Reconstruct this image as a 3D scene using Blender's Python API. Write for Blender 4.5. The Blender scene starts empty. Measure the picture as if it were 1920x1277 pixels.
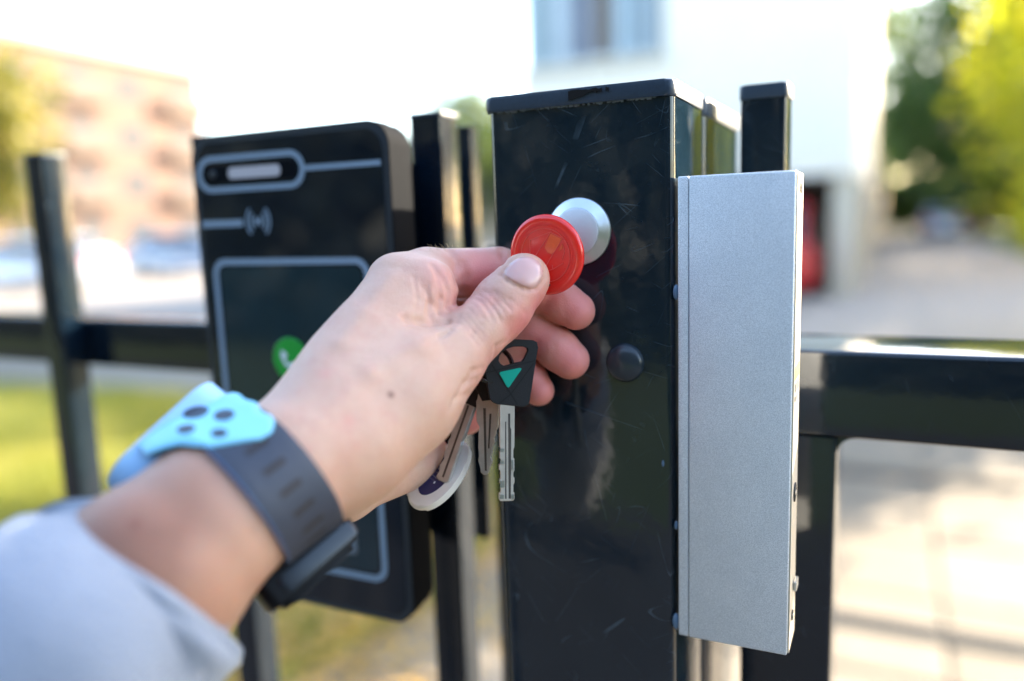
import bpy, bmesh, math, random
import numpy as np
from mathutils import Vector, Matrix
from mathutils.bvhtree import BVHTree

rnd = random.Random(7)
nrng = np.random.default_rng(11)
sc = bpy.context.scene
COL = sc.collection

# ------------------------------------------------------------------ camera
F = 1490.0            # focal length in pixels of the 1920 wide photograph
CX, CY = 960.0, 638.5
H = 1.5               # height of the lens above the ground
S = 0.925             # size of the near things
def nrm(v):
    v = np.array(v, float); return v / np.linalg.norm(v)
AX = nrm((0.904, 0.0338, -0.426))
AY = np.array((0.426, -0.148, 0.892)); AY = nrm(AY - AX * AY.dot(AX))
AZ = np.cross(AX, AY)
def c2w(c):           # a vector measured from the lens (right, down, forward) to world
    c = np.asarray(c, float)
    w = np.stack([c @ AX, c @ AY, c @ AZ], -1)
    return w + np.array((0, 0, H))
def cam(px, py, d):   # point at a depth, lens frame
    return np.array(((px - CX) / F * d, (py - CY) / F * d, d)) * S
def W(px, py, d): return Vector(c2w(cam(px, py, d)))
def ray(px, py):
    c = np.array(((px - CX) / F, (py - CY) / F, 1.0))
    return np.array((c @ AX, c @ AY, c @ AZ))
def onY(px, py, Y):
    r = ray(px, py); return Vector((r[0] * Y / r[1], Y, H + r[2] * Y / r[1]))
def onX(px, py, X):
    r = ray(px, py); return Vector((X, r[1] * X / r[0], H + r[2] * X / r[0]))
def gnd(px, py, z=0.0):
    r = ray(px, py); t = (z - H) / r[2]; return Vector((r[0] * t, r[1] * t, z))

cd = bpy.data.cameras.new('camera'); co = bpy.data.objects.new('camera', cd); COL.objects.link(co)
R = Matrix(((AX[0], -AX[1], -AX[2]), (AY[0], -AY[1], -AY[2]), (AZ[0], -AZ[1], -AZ[2])))
co.matrix_world = Matrix.Translation((0, 0, H)) @ R.to_4x4()
cd.sensor_width = 36.0; cd.lens = F / 1920 * 36
cd.clip_start = 0.01; cd.clip_end = 2000
cd.dof.use_dof = True; cd.dof.focus_distance = 0.398 * S; cd.dof.aperture_fstop = 2.0
cd.dof.aperture_blades = 9
sc.camera = co

# ------------------------------------------------------------------ light
SUN_AZ, SUN_EL = math.radians(33.5), math.radians(21)     # azimuth to the right of +Y
world = bpy.data.worlds.new("World"); sc.world = world; world.use_nodes = True
wn = world.node_tree.nodes; wl = world.node_tree.links
bg = wn['Background']; sky = wn.new('ShaderNodeTexSky'); sky.sky_type = 'NISHITA'
sky.sun_disc = False; sky.sun_elevation = SUN_EL; sky.sun_rotation = SUN_AZ
sky.air_density = 1.0; sky.dust_density = 1.6; sky.ozone_density = 1.0
wl.new(sky.outputs[0], bg.inputs[0]); bg.inputs[1].default_value = 0.14
sd = bpy.data.lights.new('sun', 'SUN'); so = bpy.data.objects.new('sun', sd); COL.objects.link(so)
sd.energy = 4.3; sd.angle = math.radians(0.53); sd.color = (1.0, 0.86, 0.66)
sv = Vector((math.sin(SUN_AZ) * math.cos(SUN_EL), math.cos(SUN_AZ) * math.cos(SUN_EL), math.sin(SUN_EL)))
so.rotation_euler = sv.to_track_quat('Z', 'Y').to_euler()
so.location = sv * 50
sc.view_settings.view_transform = 'Standard'; sc.view_settings.look = 'None'
sc.view_settings.gamma = 1.0; sc.view_settings.use_curve_mapping = False
sc.view_settings.exposure = 3.12
sc.render.engine = 'CYCLES'
sc.cycles.max_bounces = 8; sc.cycles.transparent_max_bounces = 12
sc.cycles.use_denoising = True

# ------------------------------------------------------------------ materials
class NT:
    def __init__(s, name):
        s.m = bpy.data.materials.new(name); s.m.use_nodes = True
        s.n = s.m.node_tree.nodes; s.l = s.m.node_tree.links
        s.b = s.n['Principled BSDF']; s.out = s.n['Material Output']
    def new(s, t, **k):
        x = s.n.new(t)
        for a, b in k.items():
            if a.startswith('i_'): x.inputs[a[2:]].default_value = b
            else: setattr(x, a, b)
        return x
    def set(s, **k):
        names = dict(col='Base Color', rough='Roughness', metal='Metallic', spec='Specular IOR Level', coat='Coat Weight',
                     coatr='Coat Roughness', sss='Subsurface Weight', sssc='Subsurface Scale', sheen='Sheen Weight',
                     trans='Transmission Weight', ior='IOR', alpha='Alpha')
        for a, v in k.items():
            i = s.b.inputs[names[a]]
            if hasattr(v, 'is_output'): s.l.new(v, i)
            else: i.default_value = (tuple(v) + (1,) if isinstance(v, (tuple, list)) and len(v) == 3 else v)
        return s
    def coord(s, out='Object'):
        return s.new('ShaderNodeTexCoord').outputs[out]
    def noise(s, scale, detail=4, rough=.55, vec=None, out=0, dist=0.0):
        x = s.new('ShaderNodeTexNoise'); x.inputs['Scale'].default_value = scale
        x.inputs['Detail'].default_value = detail; x.inputs['Roughness'].default_value = rough
        x.inputs['Distortion'].default_value = dist
        s.l.new(vec if vec is not None else s.coord(), x.inputs['Vector']); return x.outputs[out]
    def ramp(s, fac, stops):
        r = s.new('ShaderNodeValToRGB'); e = r.color_ramp.elements
        while len(e) < len(stops): e.new(.5)
        for q, (p, c) in zip(e, stops):
            q.position = p; q.color = (c, c, c, 1) if not isinstance(c, (tuple, list)) else tuple(c) + (1,)
        s.l.new(fac, r.inputs[0]); return r.outputs[0]
    def mix(s, fac, a, b, blend='MIX'):
        x = s.new('ShaderNodeMix', data_type='RGBA', blend_type=blend)
        for i, v in ((0, fac), (6, a), (7, b)):
            if hasattr(v, 'is_output'): s.l.new(v, x.inputs[i])
            else: x.inputs[i].default_value = (tuple(v) + (1,) if isinstance(v, (tuple, list)) else v)
        return x.outputs[2]
    def math(s, op, a, b=0.0):
        x = s.new('ShaderNodeMath', operation=op)
        for i, v in ((0, a), (1, b)):
            if hasattr(v, 'is_output'): s.l.new(v, x.inputs[i])
            else: x.inputs[i].default_value = v
        return x.outputs[0]
    def mapv(s, scale=(1, 1, 1), rot=(0, 0, 0), vec=None):
        x = s.new('ShaderNodeMapping'); x.inputs['Scale'].default_value = scale; x.inputs['Rotation'].default_value = rot
        s.l.new(vec if vec is not None else s.coord(), x.inputs[0]); return x.outputs[0]
    def bump(s, h, strength=.3, dist=.001, normal=None):
        x = s.new('ShaderNodeBump'); x.inputs['Strength'].default_value = strength; x.inputs['Distance'].default_value = dist
        s.l.new(h, x.inputs['Height'])
        if normal is not None: s.l.new(normal, x.inputs['Normal'])
        s.l.new(x.outputs[0], s.b.inputs['Normal']); return x.outputs[0]

def simple(name, col, rough=.5, metal=0., nscale=None, nvar=.12, bump=None, **k):
    t = NT(name); c = col
    if nscale:
        n = t.noise(nscale)
        c = t.mix(n, tuple(x * (1 - nvar) for x in col), tuple(min(1, x * (1 + nvar)) for x in col))
        if bump: t.bump(n, bump[0], bump[1])
    t.set(col=c, rough=rough, metal=metal, **k); return t.m

def mat_black_paint(name, scr=1.0, base=(.0045, .0125, .0205), rough=.05):
    t = NT(name)
    co_ = t.coord()
    # fine scratches: thin ridges of stretched noise in a few directions
    tot = None
    for ang, sc_, th in ((.35, 34, .0020), (-.9, 42, .0020), (1.25, 30, .0018), (2.0, 52, .0020), (.9, 70, .0022), (-.4, 60, .0020)):
        v = t.mapv((sc_, sc_, sc_ * .14), (0, 0, 0), t.mapv((1, 1, 1), (0, ang, 0), co_))
        n = t.noise(1.0, 1, .5, v, dist=.15)
        a = t.math('ABSOLUTE', t.math('SUBTRACT', n, .5))
        line = t.math('LESS_THAN', a, th)
        msk = t.ramp(t.noise(38 + sc_ * .3, 2, .5, co_), [(.55, 0.), (.66, 1.)])
        l2 = t.math('MULTIPLY', line, msk)
        tot = l2 if tot is None else t.math('MAXIMUM', tot, l2)
    haze = t.ramp(t.noise(26, 6, .65, co_), [(.42, 0.), (.78, 1.)])
    haze2 = t.ramp(t.noise(900, 2, .5, co_), [(.70, 0.), (.80, 1.)])
    c = t.mix(t.math('MULTIPLY', haze, .35 * min(1, scr + .1)), base, (.018, .032, .042))
    c = t.mix(t.math('MULTIPLY', haze2, .22 * scr), c, (.10, .13, .16))
    c = t.mix(t.math('MULTIPLY', tot, .24 * scr), c, (.16, .22, .27))
    r = t.math('ADD', t.math('MULTIPLY', haze, .05), rough)
    t.set(col=c, rough=r, spec=.6)
    w = t.noise(55, 2, .5, co_)
    g = t.noise(500, 2, .5, co_)
    t.bump(t.math('ADD', w, t.math('MULTIPLY', g, .02)), .35, .0006)
    return t.m

M = {}
M['post'] = mat_black_paint('black_gloss_paint')
M['fence'] = mat_black_paint('black_fence_paint', .25, base=(.0025, .0075, .0150), rough=.08)
M['cap'] = simple('black_plastic_cap', (.014, .030, .054), .42, nscale=700, nvar=.3, bump=(.35, .0004))
M['chip'] = simple('torn_black_plastic', (.002, .0015, .0015), .95, nscale=300, nvar=.4)
M['darkgap'] = simple('dark_rubber', (.010, .010, .011), .7)

def aluminium():
    t = NT('anodised_aluminium'); co_ = t.coord()
    g = t.noise(2600, 2, .6, co_); g2 = t.noise(1200, 1, .5, co_)
    c = t.mix(t.ramp(g, [(.35, 0.), (.65, 1.)]), (.52, .55, .58), (.86, .89, .92))
    sm = t.ramp(t.noise(30, 5, .65, co_), [(.38, .0), (.75, 1.)]); c = t.mix(t.math('MULTIPLY', sm, .28), c, (.40, .45, .49))
    t.set(col=c, metal=.38, rough=t.math('ADD', t.math('MULTIPLY', g2, .2), .40)); t.bump(g, .25, .0002); return t.m
M['alu'] = aluminium()
M['aluside'] = simple('brushed_aluminium_side', (.62, .60, .56), .38, .85, nscale=300, nvar=.08)
def steel(name, col=(.62, .62, .61), rough=.25, ns=200):
    return simple(name, col, rough, 1.0, nscale=ns, nvar=.10, bump=(.12, .0003))
M['steel'] = steel('matt_steel', (.66, .68, .68), .30)
M['steelf'] = simple('blasted_steel', (.70, .72, .73), .55, .6, nscale=1500, nvar=.08)
M['nickel'] = simple('worn_nickel_silver', (.66, .60, .51), .28, .45, nscale=160, nvar=.25, bump=(.3, .0003))
M['nickel2'] = simple('worn_key_steel', (.48, .45, .41), .30, .5, nscale=160, nvar=.3, bump=(.35, .0003))
M['groove'] = simple('dark_key_groove', (.09, .08, .07), .5, .6)
M['keyblk'] = simple('black_key_plastic', (.013, .013, .014), .5, spec=.3, nscale=1500, nvar=.3, bump=(.3, .0003))
M['teal'] = simple('teal_insert', (.0, .34, .24), .35, nscale=200, nvar=.1)
M['ringm'] = steel('dark_ring_steel', (.10, .095, .09), .18)
M['whitepl'] = simple('cream_white_plastic', (.78, .72, .64), .30, nscale=90, nvar=.05, coat=.3)
M['navy'] = simple('navy_insert', (.012, .014, .075), .25)
M['print'] = simple('pale_blue_print', (.21, .29, .38), .45)
M['printw'] = simple('white_print', (.72, .76, .80), .45)
M['green'] = simple('green_button', (.005, .33, .035), .35, nscale=40, nvar=.08)
M['glass'] = simple('black_panel_glass', (.005, .009, .015), .04, nscale=30, nvar=.4, spec=.55)
M['screen'] = simple('black_screen_glass', (.010, .027, .036), .06, nscale=25, nvar=.4)  # teal in the base colour stands for reflected surroundings
M['devrim'] = simple('dark_grey_rim', (.013, .020, .030), .42, nscale=300, nvar=.15)
M['devbody'] = simple('black_housing', (.003, .004, .006), .85, spec=.06, nscale=300, nvar=.2)
M['led'] = simple('frosted_window', (.50, .47, .50), .35)
M['strap'] = simple('charcoal_navy_silicone', (.022, .030, .050), .55, nscale=1500, nvar=.25, bump=(.35, .0004))
M['slot'] = simple('dark_strap_slot', (.016, .013, .014), .7)
M['edgelight'] = simple('strap_edge_highlight', (.045, .075, .15), .45)  # lighter blue than the strap: edge highlight put into the colour
M['case'] = simple('light_blue_silicone', (.29, .50, .74), .45, nscale=60, nvar=.05)
M['patch'] = simple('sky_blue_rubber', (.22, .55, .70), .5, nscale=60, nvar=.06)
M['oval'] = simple('dark_oval', (.035, .045, .065), .6)
M['clasp'] = simple('black_clasp', (.003, .003, .004), .4, spec=.15, nscale=400, nvar=.2)
M['glasswatch'] = simple('watch_glass', (.01, .012, .016), .04)

def mat_red():
    t = NT('red_fob_plastic'); n = t.noise(60, 3)
    t.set(col=t.mix(n, (.78, .012, .010), (.95, .035, .02)), rough=.20, coat=.5, coatr=.06, sss=.3, sssc=.004)
    t.b.inputs['Subsurface Radius'].default_value = (1, .2, .1); return t.m
M['red'] = mat_red()
M['redline'] = simple('red_raised_line', (.90, .10, .08), .3)
M['orange'] = simple('orange_window', (1.0, .11, .035), .12, nscale=400, nvar=.2, coat=.6)

def mat_skin():
    t = NT('skin'); co_ = t.coord()
    at = t.new('ShaderNodeAttribute'); at.attribute_name = 'tint'
    sepr = t.new('ShaderNodeSeparateColor'); t.l.new(at.outputs['Color'], sepr.inputs[0])
    pale = (.66, .405, .285); arm_shade = (.20, .085, .048); pink = (.76, .235, .205); mole = (.16, .045, .025)
    n1 = t.noise(45, 5, .6, co_); n2 = t.noise(420, 3, .6, co_)
    c = t.mix(t.ramp(n1, [(.3, 0.), (.7, 1.)]), pale, (.62, .345, .235))
    c = t.mix(t.ramp(t.noise(110, 3, .6, co_), [(.50, 0.), (.75, .28)]), c, (.58, .24, .18))
    c = t.mix(sepr.outputs[0], c, pink)
    c = t.mix(sepr.outputs[1], c, arm_shade)
    c = t.mix(t.math('MULTIPLY', n2, .14), c, (.38, .15, .10))
    c = t.mix(sepr.outputs[2], c, mole)
    t.set(col=c, rough=t.math('ADD', t.math('MULTIPLY', n2, .15), .38), sss=.30, sssc=.0035, spec=.45)
    t.b.inputs['Subsurface Radius'].default_value = (1, .32, .18)
    vo = t.new('ShaderNodeTexVoronoi'); vo.feature = 'DISTANCE_TO_EDGE'; vo.inputs['Scale'].default_value = 750
    wv = t.new('ShaderNodeVectorMath', operation='ADD')
    t.l.new(co_, wv.inputs[0]); 
    sn = t.new('ShaderNodeVectorMath', operation='SCALE'); sn.inputs['Scale'].default_value = .002
    t.l.new(t.noise(300, 2, .5, co_, out=1), sn.inputs[0]); t.l.new(sn.outputs[0], wv.inputs[1])
    t.l.new(wv.outputs[0], vo.inputs['Vector'])
    h = t.math('ADD', t.math('MULTIPLY', t.math('MINIMUM', vo.outputs['Distance'], .12), 2.0), t.math('MULTIPLY', t.noise(180, 5, .65, co_), .8))
    t.bump(h, .55, .0005)
    return t.m
M['skin'] = mat_skin()
def mat_nail():
    t = NT('fingernail'); at = t.new('ShaderNodeAttribute'); at.attribute_name = 'lun'
    sepr = t.new('ShaderNodeSeparateColor'); t.l.new(at.outputs['Color'], sepr.inputs[0])
    c = t.mix(sepr.outputs[0], (.66, .36, .31), (.72, .50, .45))
    t.set(col=c, rough=.24, coat=.35, coatr=.15, sss=.2, sssc=.003); t.bump(t.noise(260, 3), .12, .0003); return t.m
M['nail'] = mat_nail()
def mat_fleece():
    t = NT('grey_fleece'); co_ = t.coord()
    n = t.noise(22, 5, .6, co_); n2 = t.noise(600, 3, .7, co_)
    c = t.mix(n, (.17, .20, .26), (.28, .315, .385)); c = t.mix(t.math('MULTIPLY', n2, .35), c, (.25, .27, .31))
    t.set(col=c, rough=.92, sheen=.35); t.bump(t.math('ADD', n2, t.math('MULTIPLY', n, 2.0)), .6, .0022); return t.m
M['fleece'] = mat_fleece()
M['coat'] = M['fleece']

def leafmat(name, c1, c2, tr=.5):
    t = NT(name); n = t.noise(1.6, 3); r = t.new('ShaderNodeObjectInfo')
    n2 = t.noise(14, 2)
    c = t.mix(t.ramp(n, [(.35, 0.), (.65, 1.)]), c1, c2); c = t.mix(t.math('MULTIPLY', n2, .4), c, tuple(x * .6 for x in c1))
    t.set(col=c, rough=.55)
    tb = t.new('ShaderNodeBsdfTranslucent'); t.l.new(t.mix(1.0, c, (1.0, 1.0, .55), 'MULTIPLY'), tb.inputs[0])
    mx = t.new('ShaderNodeMixShader'); mx.inputs[0].default_value = tr
    t.l.new(t.b.outputs[0], mx.inputs[1]); t.l.new(tb.outputs[0], mx.inputs[2]); t.l.new(mx.outputs[0], t.out.inputs[0]); return t.m
M['leaf_y'] = leafmat('yellow_green_leaves', (.42, .46, .03), (.60, .52, .05), .6)
M['leaf_d'] = leafmat('dark_green_leaves', (.05, .10, .018), (.085, .15, .028), .4)
M['leaf_b'] = leafmat('bluish_dark_leaves', (.010, .019, .020), (.017, .029, .028), .15)  # leaf copy darkened so the post reflections stay dark
M['leaf_m'] = leafmat('mid_green_leaves', (.07, .12, .015), (.13, .17, .02), .45)
M['leaf_m2'] = leafmat('olive_autumn_leaves', (.19, .19, .04), (.33, .27, .06), .5)
M['leaf_o'] = leafmat('autumn_leaves', (.24, .20, .02), (.36, .19, .02), .5)
M['bark'] = simple('bark', (.10, .075, .055), .9, nscale=12, nvar=.4, bump=(.6, .03))
M['grass'] = leafmat('grass_blades', (.24, .26, .05), (.40, .36, .09), .5)
M['soil'] = simple('grassy_soil', (.26, .26, .05), .95, nscale=9, nvar=.5)
M['litter'] = leafmat('fallen_leaf', (.46, .25, .05), (.62, .42, .10), .35)
def mat_asphalt(name, c, sc_=3):
    t = NT(name); n = t.noise(sc_, 6, .65); n2 = t.noise(180, 3)
    cc = t.mix(t.ramp(n, [(.3, 0.), (.7, 1.)]), tuple(x * .8 for x in c), tuple(x * 1.2 for x in c)); cc = t.mix(t.math('MULTIPLY', n2, .5), cc, tuple(x * .6 for x in c))
    t.set(col=cc, rough=.9); t.bump(n2, .5, .004); return t.m
M['asphalt'] = mat_asphalt('worn_asphalt', (.29, .255, .22))
M['ground'] = mat_asphalt('gravelly_ground', (.16, .145, .11), .6)
M['joint'] = simple('joint_sand', (.165, .14, .105), .95, nscale=60, nvar=.3)
M['slab'] = mat_asphalt('sandy_concrete_slab', (.178, .143, .098), 5)
M['slab2'] = mat_asphalt('pale_concrete_slab', (.200, .163, .115), 5)
M['vergegrass'] = simple('verge_grass', (.10, .13, .02), .95, nscale=3, nvar=.4)
M['darkasphalt'] = mat_asphalt('dark_asphalt', (.032, .033, .036))
M['darkgrass'] = simple('mown_grass', (.03, .05, .012), .95, nscale=3, nvar=.4)
M['kerb'] = mat_asphalt('kerb_concrete', (.30, .28, .25), 5)
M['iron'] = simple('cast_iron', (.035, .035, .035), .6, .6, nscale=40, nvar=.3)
M['render'] = simple('white_render', (.92, .81, .67), .85, nscale=1.5, nvar=.05)
M['cream'] = simple('cream_render', (.62, .54, .42), .85, nscale=1.5, nvar=.08)
M['concrete'] = simple('warm_concrete', (.30, .26, .20), .9, nscale=1.2, nvar=.1)
M['soffit'] = simple('brown_soffit', (.10, .075, .055), .8, nscale=3, nvar=.2)
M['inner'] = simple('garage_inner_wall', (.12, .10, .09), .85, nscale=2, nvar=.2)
M['brickm'] = simple('pink_brick_wall', (.165, .112, .090), .9, nscale=2.0, nvar=.18, spec=.05)
M['farglass'] = simple('dull_window_glass', (.05, .06, .07), .6, spec=.1)
M['farframe'] = simple('dull_window_frame', (.13, .11, .10), .8, spec=.05)
M['parapet'] = simple('pale_parapet', (.165, .130, .108), .9, nscale=1.0, nvar=.1, spec=.05)
M['roof'] = simple('roof_metal', (.20, .17, .15), .7)
M['wglass'] = simple('window_glass', (.09, .13, .17), .08, nscale=.6, nvar=.5)
M['wframe'] = simple('pale_window_frame', (.55, .57, .58), .5)
M['carred'] = simple('red_car_paint', (.62, .014, .02), .25, coat=.7, coatr=.05)
M['carsilver'] = simple('silver_blue_car_paint', (.40, .46, .54), .3, metal=.4, coat=.7, coatr=.05)
M['carwhite'] = simple('white_car_paint', (.72, .74, .78), .3, coat=.6, coatr=.05)
M['tyre'] = simple('tyre_rubber', (.02, .02, .02), .85)
M['hub'] = simple('wheel_hub', (.45, .46, .48), .3, .8)
M['cglass'] = simple('car_glass', (.02, .025, .03), .06)
M['tail'] = simple('tail_light', (.60, .02, .02), .2)
M['head'] = simple('head_light', (.85, .85, .82), .12, metal=.3)
M['sticker'] = simple('label_paper', (.55, .50, .42), .5)
M['yellow'] = simple('yellow_sticker', (.65, .55, .05), .5)
M['ink'] = simple('label_ink', (.05, .05, .055), .6)

# ------------------------------------------------------------------ mesh helpers
def tag(o, label=None, cat=None, group=None, kind=None):
    if label: o['label'] = label
    if cat: o['category'] = cat
    if group: o['group'] = group
    if kind: o['kind'] = kind
    return o
def empty(name, loc=(0, 0, 0), rz=0.0, **k):
    o = bpy.data.objects.new(name, None); COL.objects.link(o); o.location = loc; o.rotation_euler[2] = rz
    o.empty_display_size = .05; return tag(o, **k)
def put(name, bm, mat, parent=None, smooth=False, **k):
    me = bpy.data.meshes.new(name); bm.normal_update(); bm.to_mesh(me); bm.free()
    for m in (mat if isinstance(mat, (list, tuple)) else [mat]): me.materials.append(m)
    if smooth: me.polygons.foreach_set('use_smooth', [True] * len(me.polygons))
    o = bpy.data.objects.new(name, me); COL.objects.link(o)
    if parent is not None:
        o.parent = parent
        pl = Matrix.Translation(parent.location) @ parent.rotation_euler.to_matrix().to_4x4() if parent.type == 'EMPTY' else None
        if pl is None:
            p2 = parent.parent
            pl = Matrix.Translation(p2.location) @ p2.rotation_euler.to_matrix().to_4x4() if p2 is not None and p2.type == 'EMPTY' else Matrix.Identity(4)
            # parts already sit in world space through their inverse
        o.matrix_parent_inverse = Matrix.Identity(4)
        me.transform(pl.inverted())
    return tag(o, **k)
def pydata(name, V, Fc, mat, parent=None, smooth=False, **k):
    bm = bmesh.new(); vs = [bm.verts.new(v) for v in V]
    for f in Fc:
        try: bm.faces.new([vs[i] for i in f])
        except ValueError: pass
    return put(name, bm, mat, parent, smooth, **k)
def box_bm(bm, a, b, bev=0.0, seg=2):
    a = Vector(a); b = Vector(b)
    lo = Vector((min(a[i], b[i]) for i in range(3))); hi = Vector((max(a[i], b[i]) for i in range(3)))
    r = bmesh.ops.create_cube(bm, size=1.0, matrix=Matrix.Translation((lo + hi) / 2) @ Matrix.Diagonal(tuple(hi - lo) + (1,)))
    if bev:
        es = list({e for v in r['verts'] for e in v.link_edges})
        bmesh.ops.bevel(bm, geom=es, offset=bev, segments=seg, profile=.5, affect='EDGES', clamp_overlap=True)
    return bm
def box(name, a, b, mat, parent=None, bev=0.0, seg=2, **k):
    return put(name, box_bm(bmesh.new(), a, b, bev, seg), mat, parent, smooth=False, **k)
def flatten_shade(o, ang=35):
    me = o.data; me.polygons.foreach_set('use_smooth', [True] * len(me.polygons))
    bm = bmesh.new(); bm.from_mesh(me)
    for e in bm.edges:
        if len(e.link_faces) == 2 and e.calc_face_angle(0) > math.radians(ang): e.smooth = False
    bm.to_mesh(me); bm.free(); return o
def outline_rr(x0, z0, x1, z1, r, n=8):
    pts = []
    for cx, cz, a0 in ((x1 - r, z1 - r, 0), (x0 + r, z1 - r, 90), (x0 + r, z0 + r, 180), (x1 - r, z0 + r, 270)):
        for i in range(n + 1):
            a = math.radians(a0 + 90 * i / n); pts.append((cx + r * math.cos(a), cz + r * math.sin(a)))
    return pts
def prism(pts, to3, t0, t1, bev=0.0, seg=2, hole=None, bm=None):
    """pts: 2d outline; to3(u,v,t) -> 3d; extruded between t0 and t1"""
    bm = bm or bmesh.new()
    if hole is None:
        a = [bm.verts.new(to3(u, v, t0)) for u, v in pts]; b = [bm.verts.new(to3(u, v, t1)) for u, v in pts]
        n = len(pts)
        f0 = bm.faces.new(a[::-1]); f1 = bm.faces.new(b)
        for i in range(n): bm.faces.new((a[i], a[(i + 1) % n], b[(i + 1) % n], b[i]))
        if bev:
            es = list(f1.edges) + list(f0.edges)
            bmesh.ops.bevel(bm, geom=es, offset=bev, segments=seg, profile=.5, affect='EDGES', clamp_overlap=True)
    else:
        n = len(pts); m = len(hole); assert n == m
        L = []
        for ring in (pts, hole):
            for t in (t0, t1): L.append([bm.verts.new(to3(u, v, t)) for u, v in ring])
        o0, o1, h0, h1 = L
        for i in range(n):
            j = (i + 1) % n
            bm.faces.new((o0[i], o0[j], o1[j], o1[i])); bm.faces.new((h1[i], h1[j], h0[j], h0[i]))
            bm.faces.new((o1[i], o1[j], h1[j], h1[i])); bm.faces.new((h0[i], h0[j], o0[j], o0[i]))
    bmesh.ops.recalc_face_normals(bm, faces=bm.faces[:])
    return bm
def vprism(name, x0, x1, y0, y1, z0, z1, mat, parent=None, r=.003, bev=0.0, n=5):
    bm = prism(outline_rr(x0, y0, x1, y1, r, n), lambda u, v, t: (u, v, t), z0, z1, bev)
    return flatten_shade(put(name, bm, mat, parent), 40)
def tube(bm, pts, r, n=10, cap=True, rr=None):
    pts = [Vector(p) for p in pts]; rings = []
    up = Vector((0, 0, 1))
    for i, p in enumerate(pts):
        d = (pts[min(i + 1, len(pts) - 1)] - pts[max(i - 1, 0)]).normalized()
        s = d.cross(up); s = s.normalized() if s.length > 1e-4 else Vector((1, 0, 0)); t = s.cross(d)
        q = rr[i] if rr else r
        rings.append([bm.verts.new(p + (s * math.cos(a) + t * math.sin(a)) * q) for a in (2 * math.pi * k / n for k in range(n))])
    for a, b in zip(rings, rings[1:]):
        for k in range(n): bm.faces.new((a[k], a[(k + 1) % n], b[(k + 1) % n], b[k]))
    if cap: bm.faces.new(rings[0][::-1]); bm.faces.new(rings[-1])
    return bm
def lathe(bm, prof, to3, n=48):
    rings = []
    for r, t in prof:
        if r < 1e-7: rings.append([bm.verts.new(to3(0, 0, t))])
        else: rings.append([bm.verts.new(to3(r * math.cos(a), r * math.sin(a), t)) for a in (2 * math.pi * k / n for k in range(n))])
    for a, b in zip(rings, rings[1:]):
        for k in range(n):
            j = (k + 1) % n
            if len(a) == 1: bm.faces.new((a[0], b[j], b[k]))
            elif len(b) == 1: bm.faces.new((a[k], a[j], b[0]))
            else: bm.faces.new((a[k], a[j], b[j], b[k]))
    bmesh.ops.recalc_face_normals(bm, faces=bm.faces[:])
    return bm
def stroke(pts, w, to3, t0, t1, closed=False):
    """ribbon of width w along a 2d polyline, extruded"""
    P = [Vector(p) for p in pts]; n = len(P); A = []; B = []
    for i in range(n):
        if closed: d1 = (P[i] - P[i - 1]).normalized(); d2 = (P[(i + 1) % n] - P[i]).normalized()
        else:
            d1 = (P[i] - P[i - 1]).normalized() if i else (P[1] - P[0]).normalized()
            d2 = (P[i + 1] - P[i]).normalized() if i < n - 1 else d1
        t = (d1 + d2).normalized(); nn = Vector((-t.y, t.x)); k = 1 / max(.5, abs(nn.dot(Vector((-d2.y, d2.x)))))
        A.append(P[i] + nn * w / 2 * k); B.append(P[i] - nn * w / 2 * k)
    bm = bmesh.new()
    r = [[bm.verts.new(to3(p.x, p.y, t)) for p in L] for L in (A, B) for t in (t0, t1)]
    a0, a1, b0, b1 = r
    for i in range(n if closed else n - 1):
        j = (i + 1) % n
        for q in ((a1[i], a1[j], b1[j], b1[i]), (a0[j], a0[i], b0[i], b0[j]), (a0[i], a0[j], a1[j], a1[i]), (b0[j], b0[i], b1[i], b1[j])):
            bm.faces.new(q)
    if not closed:
        bm.faces.new((a0[0], a1[0], b1[0], b0[0])); bm.faces.new((a0[-1], b0[-1], b1[-1], a1[-1]))
    bmesh.ops.recalc_face_normals(bm, faces=bm.faces[:]); return bm

# ================================================================== SETTING
def sheet(name, pts, z, mat, label=None, **k):
    bm = bmesh.new(); vs = [bm.verts.new((p[0], p[1], z)) for p in pts]; bm.faces.new(vs)
    if bm.faces[:] and (bm.faces[:][0].normal_update() or bm.faces[:][0].normal.z < 0): bmesh.ops.reverse_faces(bm, faces=bm.faces[:])
    return put(name, bm, mat, None, kind='structure', label=label, **k)
sheet('ground', [(-400, -400), (400, -400), (400, 600), (-400, 600)], -.012, M['ground'])
# road / drive running away on the right, yard on the left
sheet('drive', [(-1.2, 9.0), (3.6, 9.0), (3.6, 90), (-1.2, 90)], -.004, M['asphalt'])
sheet('car_park', [(-40, 9.0), (-1.25, 9.0), (-1.25, 60), (-40, 60)], -.004, M['asphalt'])
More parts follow.
